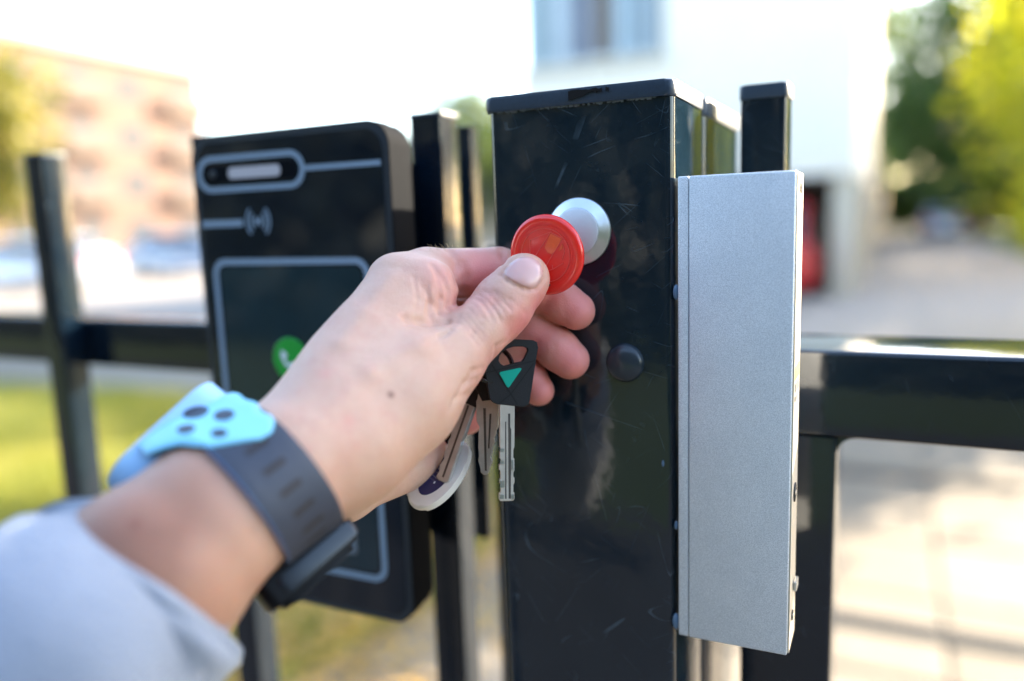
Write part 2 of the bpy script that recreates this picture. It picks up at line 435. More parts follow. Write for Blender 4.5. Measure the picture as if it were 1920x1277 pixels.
# lawn with a real edge, soil below and blades on top
LAWN = [(-30, 5.0), (-9.2, 5.0), (-6.2, 5.3), (-2.6, 4.7), (-1.75, 3.9), (-1.62, 2.6), (-1.9, 1.2), (-1.9, .6), (-30, .6)]
sheet('lawn_soil', LAWN, 0.0, M['soil'])
sheet('paving_bed', [(-1.60, .2), (3.2, .2), (3.2, 8.9), (-1.60, 8.9)], -.002, M['joint'])
PAVE = empty('pavement', (0, 0, 0), kind='structure')
slab_me = []
for k in range(4):
    bm = box_bm(bmesh.new(), (-.292, -.292, -.05), (.292, .292, 0), .006, 1)
    me = bpy.data.meshes.new('paving_slab'); bm.to_mesh(me); bm.free(); me.materials.append(M['slab'] if k % 2 else M['slab2']); slab_me.append(me)
for i in range(8):
    for j in range(14):
        o = bpy.data.objects.new('paving_slab', slab_me[rnd.randrange(4)]); COL.objects.link(o); o.parent = PAVE
        o.location = (-1.28 + i * .6, .55 + j * .6, .010 + rnd.uniform(-.002, .003)); o.rotation_euler = (rnd.uniform(-.004, .004), rnd.uniform(-.004, .004), rnd.uniform(-.006, .006))
# dark bar strips imitating soft shadow bands across the paving
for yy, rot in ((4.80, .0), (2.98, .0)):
    e = empty('shadow_band', (0.7, yy, .014), rot, label='made-up dark iron drain grating crossing the pale slabs ' + ('farther from the gate' if yy > 4 else 'nearest to the gate'), cat='shadow', group='drain stand-in bars across the paving')
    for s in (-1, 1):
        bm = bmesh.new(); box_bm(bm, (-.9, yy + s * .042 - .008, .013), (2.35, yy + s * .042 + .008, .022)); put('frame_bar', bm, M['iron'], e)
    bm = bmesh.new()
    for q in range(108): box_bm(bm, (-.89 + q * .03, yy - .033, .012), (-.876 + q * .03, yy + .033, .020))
    put('bar_grid', bm, M['iron'], e, kind='stuff')
# kerb between yard and road
bmk = bmesh.new()
KERB = empty('kerb', (0, 0, 0), kind='structure')
for q in range(26):
    o = box('kerb_stone', (-1.6 - 14 + q * .8 + .004, 8.92, -.02), (-1.6 - 14 + (q + 1) * .8 - .004, 9.04, .09), M['kerb'], KERB, .012, 1)

def blades(name, poly_fn, n, hgt, mat, wid=.005, **k):
    V = []; Fc = []
    c = 0
    while c < n:
        x, y = poly_fn()
        a = rnd.uniform(0, 6.283); h = hgt * rnd.uniform(.5, 1.3); lx, ly = rnd.gauss(0, .35) * h, rnd.gauss(0, .35) * h
        dx, dy = math.cos(a) * wid, math.sin(a) * wid; b = len(V)
        V += [(x - dx, y - dy, 0), (x + dx, y + dy, 0), (x + lx * .5 + dx * .6, y + ly * .5 + dy * .6, h * .6), (x + lx, y + ly, h)]
        Fc += [(b, b + 1, b + 2), (b, b + 2, b + 3)]; c += 1
    me = bpy.data.meshes.new(name); me.from_pydata(V, [], Fc); me.materials.append(mat)
    o = bpy.data.objects.new(name, me); COL.objects.link(o); return tag(o, **k)
def in_poly(x, y, P):
    c = False
    for i in range(len(P)):
        x1, y1 = P[i]; x2, y2 = P[i - 1]
        if (y1 > y) != (y2 > y) and x < (x2 - x1) * (y - y1) / (y2 - y1) + x1: c = not c
    return c
def lawn_pt():
    while True:
        x = -1.6 - abs(rnd.gauss(0, 1)) * 4.2; y = rnd.uniform(.7, 5.9)
        if x > -16 and in_poly(x, y, LAWN): return x, y
blades('lawn_grass', lawn_pt, 60000, .07, M['grass'], .006, kind='stuff', label='short sunlit grass growing behind the fence')
# fallen leaves
V = []; Fc = []
for q in range(3800):
    x = rnd.gauss(-1.95, .40); y = rnd.uniform(1.2, 3.6)
    z = rnd.uniform(.02, .075) if in_poly(x, y, LAWN) else .018
    s = rnd.uniform(.012, .03); a = rnd.uniform(0, 6.28); b = len(V)
    ax = Vector((math.cos(a), math.sin(a), rnd.uniform(-.4, .4))) * s; ay = Vector((-math.sin(a), math.cos(a), rnd.uniform(-.4, .4))) * s * .6
    p = Vector((x, y, z))
    V += [p - ax, p - ay, p + ax, p + ay]; Fc += [(b, b + 1, b + 2), (b, b + 2, b + 3)]
me = bpy.data.meshes.new('fallen_leaves'); me.from_pydata(V, [], Fc); me.materials.append(M['litter'])
o = bpy.data.objects.new('fallen_leaves', me); COL.objects.link(o); tag(o, kind='stuff', label='brown and yellow fallen leaves scattered on the grass')

# ------------------------------------------------------------------ trees
def tree(x, y, hgt, rad, leafm, label, n=5000, ls=.12, trunk=.16, base=.35, clumps=40, squash=1.0, seed=1):
    r = random.Random(seed); t = empty('tree', (x, y, 0), label=label, cat='tree')
    bm = bmesh.new(); tube(bm, [(x, y, -.02), (x + .05, y, hgt * .25), (x - .04, y + .05, hgt * .5), (x, y, hgt * .82)], trunk, 9, rr=[trunk * 1.3, trunk, trunk * .7, trunk * .2])
    cents = []
    for k in range(clumps):
        u = r.uniform(0, 6.28); ph = math.acos(r.uniform(-.9, 1)); q = rad * r.uniform(.45, 1.0) ** .6
        c = Vector((x + q * math.sin(ph) * math.cos(u), y + q * math.sin(ph) * math.sin(u), hgt * (.5 + base * .5) + q * math.cos(ph) * squash * (hgt * (1 - base) * .5 / rad)))
        cents.append(c)
        if k % 3 == 0: 
            s = Vector((x, y, hgt * r.uniform(.25, .6))); tube(bm, [s, s.lerp(c, .5) + Vector((0, 0, -.1)), c], trunk * .3, 5, rr=[trunk * .4, trunk * .22, trunk * .08])
    put('trunk', bm, M['bark'], t, True)
    cs = np.array([tuple(c) for c in cents]); idx = np.array([r.randrange(clumps) for _ in range(n)])
    g = np.random.default_rng(seed); P = cs[idx] + g.normal(0, rad * .17, (n, 3))
    A = g.normal(0, 1, (n, 3)); A /= np.linalg.norm(A, axis=1)[:, None]; B = np.cross(A, g.normal(0, 1, (n, 3))); B /= np.linalg.norm(B, axis=1)[:, None]
    sz = (ls * g.uniform(.6, 1.3, n))[:, None]
    V = np.stack([P - A * sz, P - B * sz * .55, P + A * sz, P + B * sz * .55], 1).reshape(-1, 3) - np.array((x, y, 0))
    me = bpy.data.meshes.new('crown'); me.vertices.add(4 * n); me.vertices.foreach_set('co', V.ravel()); me.loops.add(4 * n); me.loops.foreach_set('vertex_index', np.arange(4 * n))
    me.polygons.add(n); me.polygons.foreach_set('loop_start', np.arange(n) * 4); me.polygons.foreach_set('loop_total', np.full(n, 4)); me.update(calc_edges=True)
    me.materials.append(leafm); o = bpy.data.objects.new('crown', me); COL.objects.link(o); o.parent = t
    return t
tree(-17.2, 9.8, 5.6, 2.1, M['leaf_m2'], 'yellow green tree at the left edge in front of the brick building', 6000, .13, seed=3)
tree(7.4, 25.0, 9.0, 3.6, M['leaf_y'], 'rounder yellow green tree farther back beside the drive at the right', 14000, .19, .26, .12, 90, seed=5)
tree(17.5, 28, 9.0, 4.0, M['leaf_o'], 'unseen golden autumn tree added for gold reflections on the picket sides', 12000, .17, .22, .02, 70, seed=6)  # added out of view to give the picket sides a gold reflection
tree(17, 11.5, 9.0, 4.2, M['leaf_d'], 'unseen dark evergreen added to darken reflections on the picket sides', 12000, .17, .22, .0, 70, seed=26)  # added out of view so the left picket sides reflect something dark
sheet('tree_pit', [(1.9, 9.9), (2.8, 9.9), (2.8, 10.8), (1.9, 10.8)], .002, M['soil'])
tree(2.35, 10.3, 4.9, 1.6, M['leaf_y'], 'bright yellow green tree nearest the gate at the right edge of the view', 9000, .09, .09, .20, 60, seed=16)
tree(4.0, 46, 12.5, 4.5, M['leaf_d'], 'tall dark green tree at the far end of the drive left of the others', 12000, .28, .4, .10, 80, seed=7)
tree(9.5, 54, 14, 6.0, M['leaf_d'], 'tall dark green tree closing the view at the right', 12000, .3, .4, .08, 80, seed=8)
tree(11.5, 38, 12, 4.5, M['leaf_m'], 'mid green tree between the dark trees and the bright one', 9000, .25, .3, .08, 60, seed=9)
tree(-2.5, 64, 16, 6, M['leaf_m'], 'dark tree far off behind the white building', 7000, .3, .4, .1, 50, seed=10)
tree(-25, 46, 9.5, 4.0, M['leaf_m'], 'small tree beside the low beige building behind the reader', 4000, .25, .3, .1, 40, seed=12)
# trees and buildings behind the photographer's back
tree(-7.5, -9.5, 8, 3.3, M['leaf_b'], 'dark green tree behind the photographer to the left', 7000, .16, .2, .1, 60, seed=13)
tree(2.5, -11, 9, 3.6, M['leaf_b'], 'dark green tree behind the photographer to the right', 7000, .16, .2, .1, 60, seed=14)
for q, (tx, ty, th) in enumerate(((-13, -10.5, 8.5), (-2.6, -12.5, 10), (7.5, -10, 9), (-18.5, -9, 9))):  # tree row added to keep bright sky out of the post reflections
    tree(tx, ty, th, 3.9, M['leaf_b'], ('added dark tree hiding sky from the post reflections, leftmost but one of the row', 'tallest dark tree of the row added to hide sky from the post reflections', 'added dark tree hiding sky from the post reflections at the right end of the row', 'added dark tree hiding sky from the post reflections at the left end of the row')[q], 11000, .17, .2, .04, 70, seed=40 + q)
def hedge(name, x0, x1, y0, y1, h, label, n=9000, mat=None, seed=2, ls=.07):
    t = empty(name, ((x0 + x1) / 2, (y0 + y1) / 2, 0), label=label, cat='hedge'); g = np.random.default_rng(seed)
    P = np.stack([g.uniform(x0, x1, n), g.uniform(y0, y1, n), g.uniform(.02, 1, n) ** .7 * h], 1) + g.normal(0, .05, (n, 3)) * np.array((1, 1, 1.5))
    P[:, 2] = np.abs(P[:, 2])
    A = g.normal(0, 1, (n, 3)); A /= np.linalg.norm(A, axis=1)[:, None]; B = np.cross(A, g.normal(0, 1, (n, 3))); B /= np.linalg.norm(B, axis=1)[:, None]
    sz = ls; V = np.stack([P - A * sz, P - B * sz * .6, P + A * sz, P + B * sz * .6], 1).reshape(-1, 3) - np.array(tuple(t.location))
    me = bpy.data.meshes.new('foliage'); me.from_pydata(V.tolist(), [], [(4 * i, 4 * i + 1, 4 * i + 2, 4 * i + 3) for i in range(n)]); me.materials.append(mat or M['leaf_m'])
    o = bpy.data.objects.new('foliage', me); COL.objects.link(o); o.parent = t
    bm = bmesh.new()
    for q in range(9): xx = x0 + (x1 - x0) * (q + .5) / 9; yy = y0 + (y1 - y0) * (q + .5) / 9; tube(bm, [(xx, (y0 + y1) / 2 if x1 - x0 > y1 - y0 else yy, 0), (xx + .05, (y0 + y1) / 2 if x1 - x0 > y1 - y0 else yy, h * .8)], .02, 5)
    put('stems', bm, M['bark'], t, kind='stuff')
hedge('hedge', -.4, 16, 58, 59.5, 3.2, 'tall dark hedge across the far end of the drive', n=12000, mat=M['leaf_d'], seed=5, ls=.26)
hedge('hedge', 4.6, 5.5, 26, 40, 1.2, 'low clipped hedge running along the right side of the drive', mat=M['leaf_y'])
hedge('reflection_hedge', -13.5, 14, -7.6, -6.4, 4.2, 'unseen tall dark hedge added behind the photographer to darken the post reflections', n=26000, mat=M['leaf_b'], seed=9, ls=.17)  # added behind the lens, fills bright gaps reflected in the post
sheet('verge', [(3.62, 9.0), (30, 9.0), (30, 90), (3.62, 90)], .0, M['vergegrass'])
sheet('reflection_bed', [(3.22, -2.9), (30, -2.9), (30, 8.98), (3.22, 8.98)], .0, M['darkgrass'])  # dark ground sheet added to darken what the pickets reflect
sheet('front_path', [(-14, -3), (3.2, -3), (3.2, .15), (-14, .15)], -.004, M['darkasphalt'])
sheet('front_lawn', [(-60, -60), (60, -60), (60, -3.02), (-60, -3.02)], -.004, M['darkgrass'])

# ------------------------------------------------------------------ buildings
def window(parent, axis, c0, c1, z0, z1, plane, out, mull=2):
    """window in a wall; axis 'x' (wall parallel X at y=plane) or 'y'"""
    def pt(u, w, t): return (u, plane + out * t, w) if axis == 'x' else (plane + out * t, u, w)
    f = .07; bm = bmesh.new()
    box_bm(bm, pt(c0, z0, .0), pt(c1, z0 + f, .06)); box_bm(bm, pt(c0, z1 - f, .0), pt(c1, z1, .06))
    for k in range(mull + 1):
        u = c0 + (c1 - c0 - f) * k / mull; box_bm(bm, pt(u, z0 + f, .0), pt(u + f, z1 - f, .055))
    far = parent.name.startswith('brick'); w = put('window', bm, M['farframe' if far else 'wframe'], parent)
    bm = bmesh.new(); box_bm(bm, pt(c0 + .01, z0 + .01, .004), pt(c1 - .01, z1 - .01, .022)); g = put('pane', bm, M['farglass' if far else 'wglass'], None)
    p = parent.location; g.data.transform(Matrix.Translation(-p)); g.parent = w
    return w
def world_part(name, bm, mat, parent, **k): return put(name, bm, mat, parent, **k)

# white building over the carport
WB = empty('white_building', (-3.7, 15, 0), label='white rendered building with wide upper windows above an open carport', cat='building')
bm = bmesh.new()
box_bm(bm, (-6.78, 15.0, 2.12), (-.56, 15.25, 4.46)); box_bm(bm, (-3.87, 15.0, 4.46), (-.56, 15.25, 9.0)); box_bm(bm, (-6.78, 15.0, 6.6), (-3.87, 15.25, 9.0))
box_bm(bm, (-6.78, 15.252, 2.12), (-6.5, 27, 9.0)); box_bm(bm, (-.84, 15.252, 2.12), (-.56, 27, 9.0)); box_bm(bm, (-6.49, 26.7, 2.12), (-.85, 27, 9.0))
put('wall', bm, M['render'], WB)
box('roof', (-6.95, 14.8, 9.003), (-.4, 27.2, 9.2), M['roof'], WB)
box('soffit', (-6.46, 15.26, 2.2), (-.86, 26.65, 2.4), M['soffit'], WB)
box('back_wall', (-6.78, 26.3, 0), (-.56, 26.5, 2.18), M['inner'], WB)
box('column', (-6.6, 15.1, 0), (-6.25, 15.5, 2.115), M['render'], WB)
box('column', (-.93, 15.1, 0), (-.58, 15.5, 2.115), M['cream'], WB)
box('column', (-3.9, 15.1, 0), (-3.6, 15.4, 2.115), M['cream'], WB)
ww_ = window(WB, 'x', -6.70, -3.92, 4.47, 6.58, 15.10, -1, 5)
for q, cc in enumerate(((.30, .36, .37), (.46, .50, .52), (.20, .20, .24), (.17, .125, .095), (.38, .45, .48), (.27, .31, .33))):
    u0 = -6.62 + q * .455
    bm = box_bm(bmesh.new(), (u0, 15.045, 4.56), (u0 + .40, 15.07, 6.50)); bm.transform(Matrix.Translation(-WB.location))
    me = bpy.data.meshes.new('infill_panel'); bm.to_mesh(me); bm.free(); me.materials.append(simple('infill_tone', cc, .4, nscale=2, nvar=.2))
    o = bpy.data.objects.new('infill_panel', me); COL.objects.link(o); o.parent = ww_
for u0, u1, m_ in ((-6.2, -5.9, 'wframe'), (-5.45, -5.1, 'soffit'), (-4.95, -4.5, 'inner')):
    box('curtain', (u0, 15.22, 4.5), (u1, 15.26, 6.55), M[m_], WB)
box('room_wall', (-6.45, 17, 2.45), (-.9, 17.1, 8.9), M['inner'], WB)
box('window_ledge', (-6.85, 14.86, 4.36), (-3.8, 14.995, 4.455), M['cream'], WB)
# low wing running away beside the drive
box('ramp_wall', (-.80, 15.52, 0), (-.545, 27.2, 2.115), M['concrete'], WB)
WG = empty('low_wing', (-1.1, 30, 0), label='long low cream garage wing receding beside the drive', cat='building')
box('wall', (-1.6, 27.3, 0), (-.55, 60, 3.0), M['concrete'], WG)
box('roof', (-1.7, 27.25, 3.003), (-.4, 60.1, 3.15), M['roof'], WG)
for k in range(4): window(WG, 'y', 30 + k * 7, 31.4 + k * 7, 1.2, 2.2, -.55, 1, 2)

# brick apartment building on the left
BB = empty('brick_apartment_block', (-51, 32, 0), label='long pink brick apartment block with pale balconies at the left', cat='building')
box('wall', (-57, 12, 0), (-45, 44, 12.6), M['brickm'], BB)
box('roof', (-57.4, 11.6, 12.603), (-44.6, 44.4, 13.0), M['roof'], BB)
for q in (20, 29, 38): box('chimney', (-52, q, 13.003), (-50.8, q + 1.2, 14.1), M['brickm'], BB, 0)
for fl in range(4):
    z0 = .9 + fl * 3.05
    for k in range(8):
        y0 = 13.4 + k * 3.9
        if k % 2 == 0:
            window(BB, 'y', y0, y0 + 2.0, z0, z0 + 1.5, -45, 1, 2)
        else:
            window(BB, 'y', y0 + .3, y0 + 2.3, z0 - .3, z0 + 1.6, -45, 1, 2)
            b_ = box('balcony', (-44.99, y0 - .4, z0 - .6), (-44.2, y0 + 3.0, z0 - .45), M['parapet'], BB)
            box('balcony_parapet', (-44.22, y0 - .4, z0 - .447), (-44.1, y0 + 3.0, z0 + .55), M['parapet'], BB)
# low beige building behind reader
LB = empty('low_beige_building', (-29, 52, 0), label='low beige building with brown roof seen above the card reader', cat='building')
box('wall', (-34, 49, 0), (-17.5, 56, 6.0), M['cream'], LB)
bm = bmesh.new()
vs = [bm.verts.new(p) for p in ((-34.5, 48.5, 6.003), (-17, 48.5, 6.003), (-17, 56.5, 6.003), (-34.5, 56.5, 6.003), (-34.5, 52.5, 8.2), (-17, 52.5, 8.2))]
for f in ((0, 1, 5, 4), (2, 3, 4, 5), (1, 2, 5), (3, 0, 4), (3, 2, 1, 0)): bm.faces.new([vs[i] for i in f])
put('roof', bm, M['roof'], LB)
for k in range(5): window(LB, 'x', -33 + k * 3.1, -31.4 + k * 3.1, 3.2, 4.7, 49, -1, 2)
# building behind the photographer
RB = empty('brown_brick_house', (-20, -18, 0), label='brown brick house behind the photographer', cat='building')
box('wall', (-30, -24, 0), (-11.5, -17, 7.5), simple('brown_brick', (.22, .095, .06), .9, nscale=2, nvar=.2), RB)
box('roof', (-30.4, -24.4, 7.503), (-11.1, -16.6, 7.8), M['roof'], RB)
for k in range(4): window(RB, 'x', -28 + k * 3.9, -26.2 + k * 3.9, 1.2, 2.8, -17, 1, 2); window(RB, 'x', -28 + k * 3.9, -26.2 + k * 3.9, 4.3, 5.9, -17, 1, 2)

# ------------------------------------------------------------------ cars
def car(x, y, rz, paint, label, L=4.3, Wd=1.78, Hh=1.48):
    t = empty('parked_car', (x, y, 0), label=label, cat='car')
    T = Matrix.Translation((x, y, 0)) @ Matrix.Rotation(rz, 4, 'Z')
    def tp(name, bm, mat, par=t, sm=False):
        bm.transform(T); return put(name, bm, mat, par, sm)
    prof = [(-L / 2, .35), (-L / 2 - .02, .75), (-L / 2 + .10, .98), (-L / 2 + .35, 1.02), (-L / 2 + .62, Hh - .06), (-.2, Hh), (.45, Hh - .05), (1.10, 1.0), (L / 2 - .25, .86), (L / 2 - .03, .66), (L / 2, .35), (L / 2 - .1, .20), (-L / 2 + .1, .20)]
    bm = bmesh.new(); rings = []
    for f_, wf in ((-1, .97), (-.72, 1.0), (.72, 1.0), (1, .97)):
        pass
    A = []
    for side in (-1, 1):
        A.append([bm.verts.new((p[0], side * Wd / 2 * (1.0 if p[1] < 1.0 else .80), p[1])) for p in prof])
    bm.faces.new(A[0]); bm.faces.new(A[1][::-1])
    for i in range(len(prof)): j = (i + 1) % len(prof); bm.faces.new((A[0][j], A[0][i], A[1][i], A[1][j]))
    bmesh.ops.recalc_face_normals(bm, faces=bm.faces[:]); bmesh.ops.bevel(bm, geom=bm.edges[:], offset=.05, segments=3, affect='EDGES', clamp_overlap=True)
    tp('body', bm, paint, t, True)
    for a, b, c, d in (((-L / 2 + .36, 1.05), (-L / 2 + .60, Hh - .10), .62, .60), ((1.07, 1.03), (.50, Hh - .09), .64, .60)):
        bm = bmesh.new(); dirx = -1 if a[0] < 0 else 1
        off = Vector((dirx * .03, 0, .02)); vs = [bm.verts.new(Vector(p) + off) for p in ((a[0], -c, a[1]), (a[0], c, a[1]), (b[0], d, b[1]), (b[0], -d, b[1]))]
        v2 = [bm.verts.new(v.co - off * 1.2) for v in vs]
        bm.faces.new(vs); bm.faces.new(v2[::-1])
        for i in range(4): bm.faces.new((vs[i], v2[i], v2[(i + 1) % 4], vs[(i + 1) % 4]))
        bmesh.ops.recalc_face_normals(bm, faces=bm.faces[:]); tp('windscreen', bm, M['cglass'])
    for side in (-1, 1):
        bm = bmesh.new(); yy = side * (Wd / 2 * .80 + .06)
        P = [(-L / 2 + .70, 1.04), (-L / 2 + .85, Hh - .13), (.35, Hh - .13), (.92, 1.04)]
        prism(P, lambda u, v, q: (u, (side * (Wd / 2 * (.985 - (v - 1.0) * .30) + q)), v), -.02, .012, bm=bm); tp('side_window', bm, M['cglass'])
        for xx in (-L / 2 + .8, L / 2 - .85):
            bm = bmesh.new(); lathe(bm, [(.20, -.10), (.31, -.10), (.33, -.07), (.33, .07), (.31, .10), (.20, .10)], lambda u, v, q: (xx + u, side * (Wd / 2 - .08) + q, .33 + v), 24); w = tp('wheel', bm, M['tyre'], t, True)
            bm = bmesh.new(); lathe(bm, [(0, .085), (.05, .095), (.19, .08), (.205, .06)], lambda u, v, q: (xx + u, side * (Wd / 2 - .08 + q), .33 + v), 16)
            bm.transform(T); bm.transform(Matrix.Translation(-t.location)); me = bpy.data.meshes.new('hub'); bm.to_mesh(me); bm.free(); me.materials.append(M['hub']); h = bpy.data.objects.new('hub', me); COL.objects.link(h); h.parent = w
        bm = box_bm(bmesh.new(), (-L / 2 - .035, side * .86 - side * .30, .70), (-L / 2 + .06, side * .82, .90), .02); tp('tail_light', bm, M['tail'])
        bm = box_bm(bmesh.new(), (L / 2 - .16, side * .50, .64), (L / 2 - .01, side * .82, .76), .02); tp('headlight', bm, M['head'])
    bm = box_bm(bmesh.new(), (-L / 2 - .03, -.26, .50), (-L / 2 + .03, .26, .61)); tp('number_plate', bm, M['carwhite'])
    return t
car(-2.05, 16.5, math.pi / 2, M['carred'], 'red car parked under the white building behind the silver plate', Hh=1.72)
car(-22.6, 15.1, math.radians(200), M['carwhite'], 'white car parked at the left edge below the brick block')
car(-21.3, 20.0, math.radians(20), M['carsilver'], 'silver blue car parked in the yard left of the card reader')
car(2.2, 44, math.pi / 2, M['carsilver'], 'distant silver car at the far end of the drive')
car(6.6, 40.5, math.radians(-90), M['carwhite'], 'distant white car facing the gate under the dark trees')
# waste skip far right
e = empty('orange_skip', (9.6, 41.0, 0), label='orange rubbish skip beyond the distant white car', cat='skip')
P = [(-1.6, .1), (1.6, .1), (1.9, 1.35), (-1.9, 1.35)]
put('tub', prism(P, lambda u, v, t: (9.6 + u, 41 + t, v), -.8, .8, .03), simple('orange_paint', (.55, .16, .05), .5, nscale=3, nvar=.3), e)
box('rim', (7.66, 40.15, 1.352), (11.54, 41.85, 1.44), M['iron'], e)

# street lamp hanging from a span wire
p0 = onY(920, 72, 13.0)
e = empty('hanging_street_lamp', (p0.x, p0.y, p0.z), label='small dark lamp hanging from a wire in the bright sky left of the white building', cat='lamp')
bm = bmesh.new(); lathe(bm, [(0, .10), (.02, .09), (.035, .06), (.035, .02), (.085, -.02), (.075, -.05), (0, -.085)], lambda u, v, t: (p0.x + u, p0.y + v, p0.z + t), 20); put('lamp_housing', bm, M['iron'], e, True)
bm = bmesh.new(); tube(bm, [(-24, 16, p0.z + 1.0), (p0.x - 5, p0.y + 1, p0.z + .25), (p0.x, p0.y, p0.z + .12), (-6.79, 15.1, p0.z + 1.2)], .004, 6); put('span_wire', bm, M['iron'], e)
e = empty('wire_pole', (-24, 16, 0), label='tall wooden pole outside the view holding the lamp wire', cat='pole')
bm = bmesh.new(); tube(bm, [(-24, 16, 0), (-24, 16, 6.6)], .12, 12); put('pole', bm, M['bark'], e, True)
box('cross_arm', (-24.5, 16.125, 6.1), (-23.5, 16.23, 6.22), M['bark'], e)

# ================================================================== FENCE AND GATE
def YS(y): return y * S
def Z(z): return H + z * S
FE = empty('black_fence', (-.40, YS(.54), 0), label='black steel picket fence left of the gate post carrying the card reader', cat='fence')
for xc in (-1.83, -1.613, -1.396, -1.179, -.9625, -.746, -.530, -.3153):
    p = vprism('picket', xc * S, (xc + .0265) * S, YS(.5), YS(.5265), .04, Z(.0755), M['fence'], FE, .0022)
    q = vprism('picket_cap', (xc - .0006) * S, (xc + .0271) * S, YS(.4994), YS(.5271), Z(.0757), Z(.0785), M['cap'], FE, .0025, .0008)
for z0, z1 in ((-.129, -.081), (-1.36, -1.31)):
    vb = prism(outline_rr(YS(.5271), Z(z0), YS(.560), Z(z1), .003, 4), lambda u, v, t: (t, u, v), -1.9, -.2035 * S)
    flatten_shade(put('rail', vb, M['fence'], FE), 40)
vprism('end_strip', -.320 * S, -.297 * S, YS(.5605), YS(.5735), Z(-.262), Z(.0745), M['fence'], FE, .001)
vprism('wire_duct', -.288 * S, -.2792 * S, YS(.5605), YS(.585), Z(-1.4), Z(-.02), M['fence'], FE, .002)

# main gate post ----------------------------------------------------
PX0, PX1 = -.2010 * S, -.0989 * S
GP = empty('gate_post', ((PX0 + PX1) / 2, YS(.435), 0), label='broad glossy black gate post with scratched face and torn cap', cat='post')
o = vprism('shaft', PX0, PX1, YS(.40), YS(.4695), 0.0, Z(.0585), M['post'], GP, .0042, n=8)
o = vprism('cap', PX0 - .0016, PX1 + .0008, YS(.40) - .0016, YS(.4690), Z(.0588), Z(.0668), M['cap'], GP, .0045, .0014, n=7)
# torn chips in the cap edge
for (px0, px1, py0, py1, n_) in ((1066, 1118, 163, 188, 9), (1118, 1128, 164, 174, 4), (1136, 1141, 162, 177, 4)):
    pts = []
    a = onY(px0, py1, YS(.40) - .0020); b = onY(px1, py0, YS(.40) - .0020)
    zt = Z(.0668) - .0006
    zb = min(a.z, b.z)
    top = []; bot = []
    for i in range(n_):
        u = i / (n_ - 1); x = a.x + (b.x - a.x) * u
        dep = (.0042 if n_ > 4 else .0026) * (1.15 - .7 * u if n_ > 4 else 1) * rnd.uniform(.7, 1.15)
        bot.append((x, zt - dep)); top.append((x, zt - rnd.uniform(0, .0012)))
    put('torn_chip', prism(bot + top[::-1], lambda u, v, t: (u, YS(.40) - .0016 + t, v), -.0009, .0006), M['chip'], GP)
bm = bmesh.new()
for i in range(60):
    x = PX0 + .004 + i * (PX1 - PX0 - .012) / 60
    if rnd.random() < .8: box_bm(bm, (x, YS(.40) - .0004 * rnd.random() - .0002, Z(.0588) - rnd.uniform(.0005, .0011)), (x + rnd.uniform(.0007, .0016), YS(.40) + .0004, Z(.0588)))
put('silicone_bead', bm, simple('grey_sealant', (.16, .20, .24), .35), GP, kind='stuff')
# domed bolt
c = onY(1172, 680, YS(.40))
yf = YS(.40)
def faceat(c): return lambda u, v, t: (c.x + u, c.y - t, c.z + v)
prof = [(.0096, -.0004), (.0097, .0004)] + [(.0094 * math.cos(a), .0008 + .0042 * math.sin(a)) for a in (math.radians(10 * k) for k in range(0, 9))] + [(0, .0050)]
bm = bmesh.new(); lathe(bm, prof, faceat(c), 40); put('domed_bolt', bm, simple('dark_painted_bolt', (.022, .032, .042), .22), GP, True)
# weld drips at the right edge
for (px, py, r_) in ((1271, 548, .0022), (1271, 1165, .0026), (1271, 985, .0014), (1247, 868, .0016)):
    c = onY(px - 3, py, yf + .001)
    bm = bmesh.new(); bmesh.ops.create_icosphere(bm, subdivisions=3, radius=1.0, matrix=Matrix.Translation(c) @ Matrix.Diagonal((r_ * .7, r_ * .8, r_ * 1.7, 1)))
    put('paint_drip', bm, simple('blue_grey_drip', (.10, .17, .26), .15), GP, True)
# hidden rear post
RP = empty('rear_post', ((PX0 + PX1) / 2, YS(.53), 0), label='black square post standing directly behind the broad gate post', cat='post')
vprism('shaft', PX0 + .004, PX1, YS(.4755), YS(.586), 0, Z(.0565), M['post'], RP, .004, n=6)
vprism('cap', PX0 + .003, PX1 + .001, YS(.4750), YS(.587), Z(.0568), Z(.0668), M['cap'], RP, .0045, .0012, n=6)

# round reader button (lock contact) ---------------------------------
c = onY(1086, 434, yf)
LR = empty('round_reader', (c.x, c.y, c.z), label='round matt steel reader disc on the black post behind the red fob', cat='reader')
r_ = .0171 * S * 1.04
bm = bmesh.new(); lathe(bm, [(r_ * .99, -.001), (r_, .0002), (r_ * .985, .0009), (r_ * .70, .0042), (r_ * .69, .0041)], faceat(c), 72); flatten_shade(put('bevelled_rim', bm, M['steel'], LR, True), 12)
bm = bmesh.new(); lathe(bm, [(r_ * .688, .001), (r_ * .688, .0044), (r_ * .65, .0048), (0, .0048)], faceat(c), 60); flatten_shade(put('flat_face', bm, M['steelf'], LR), 50)

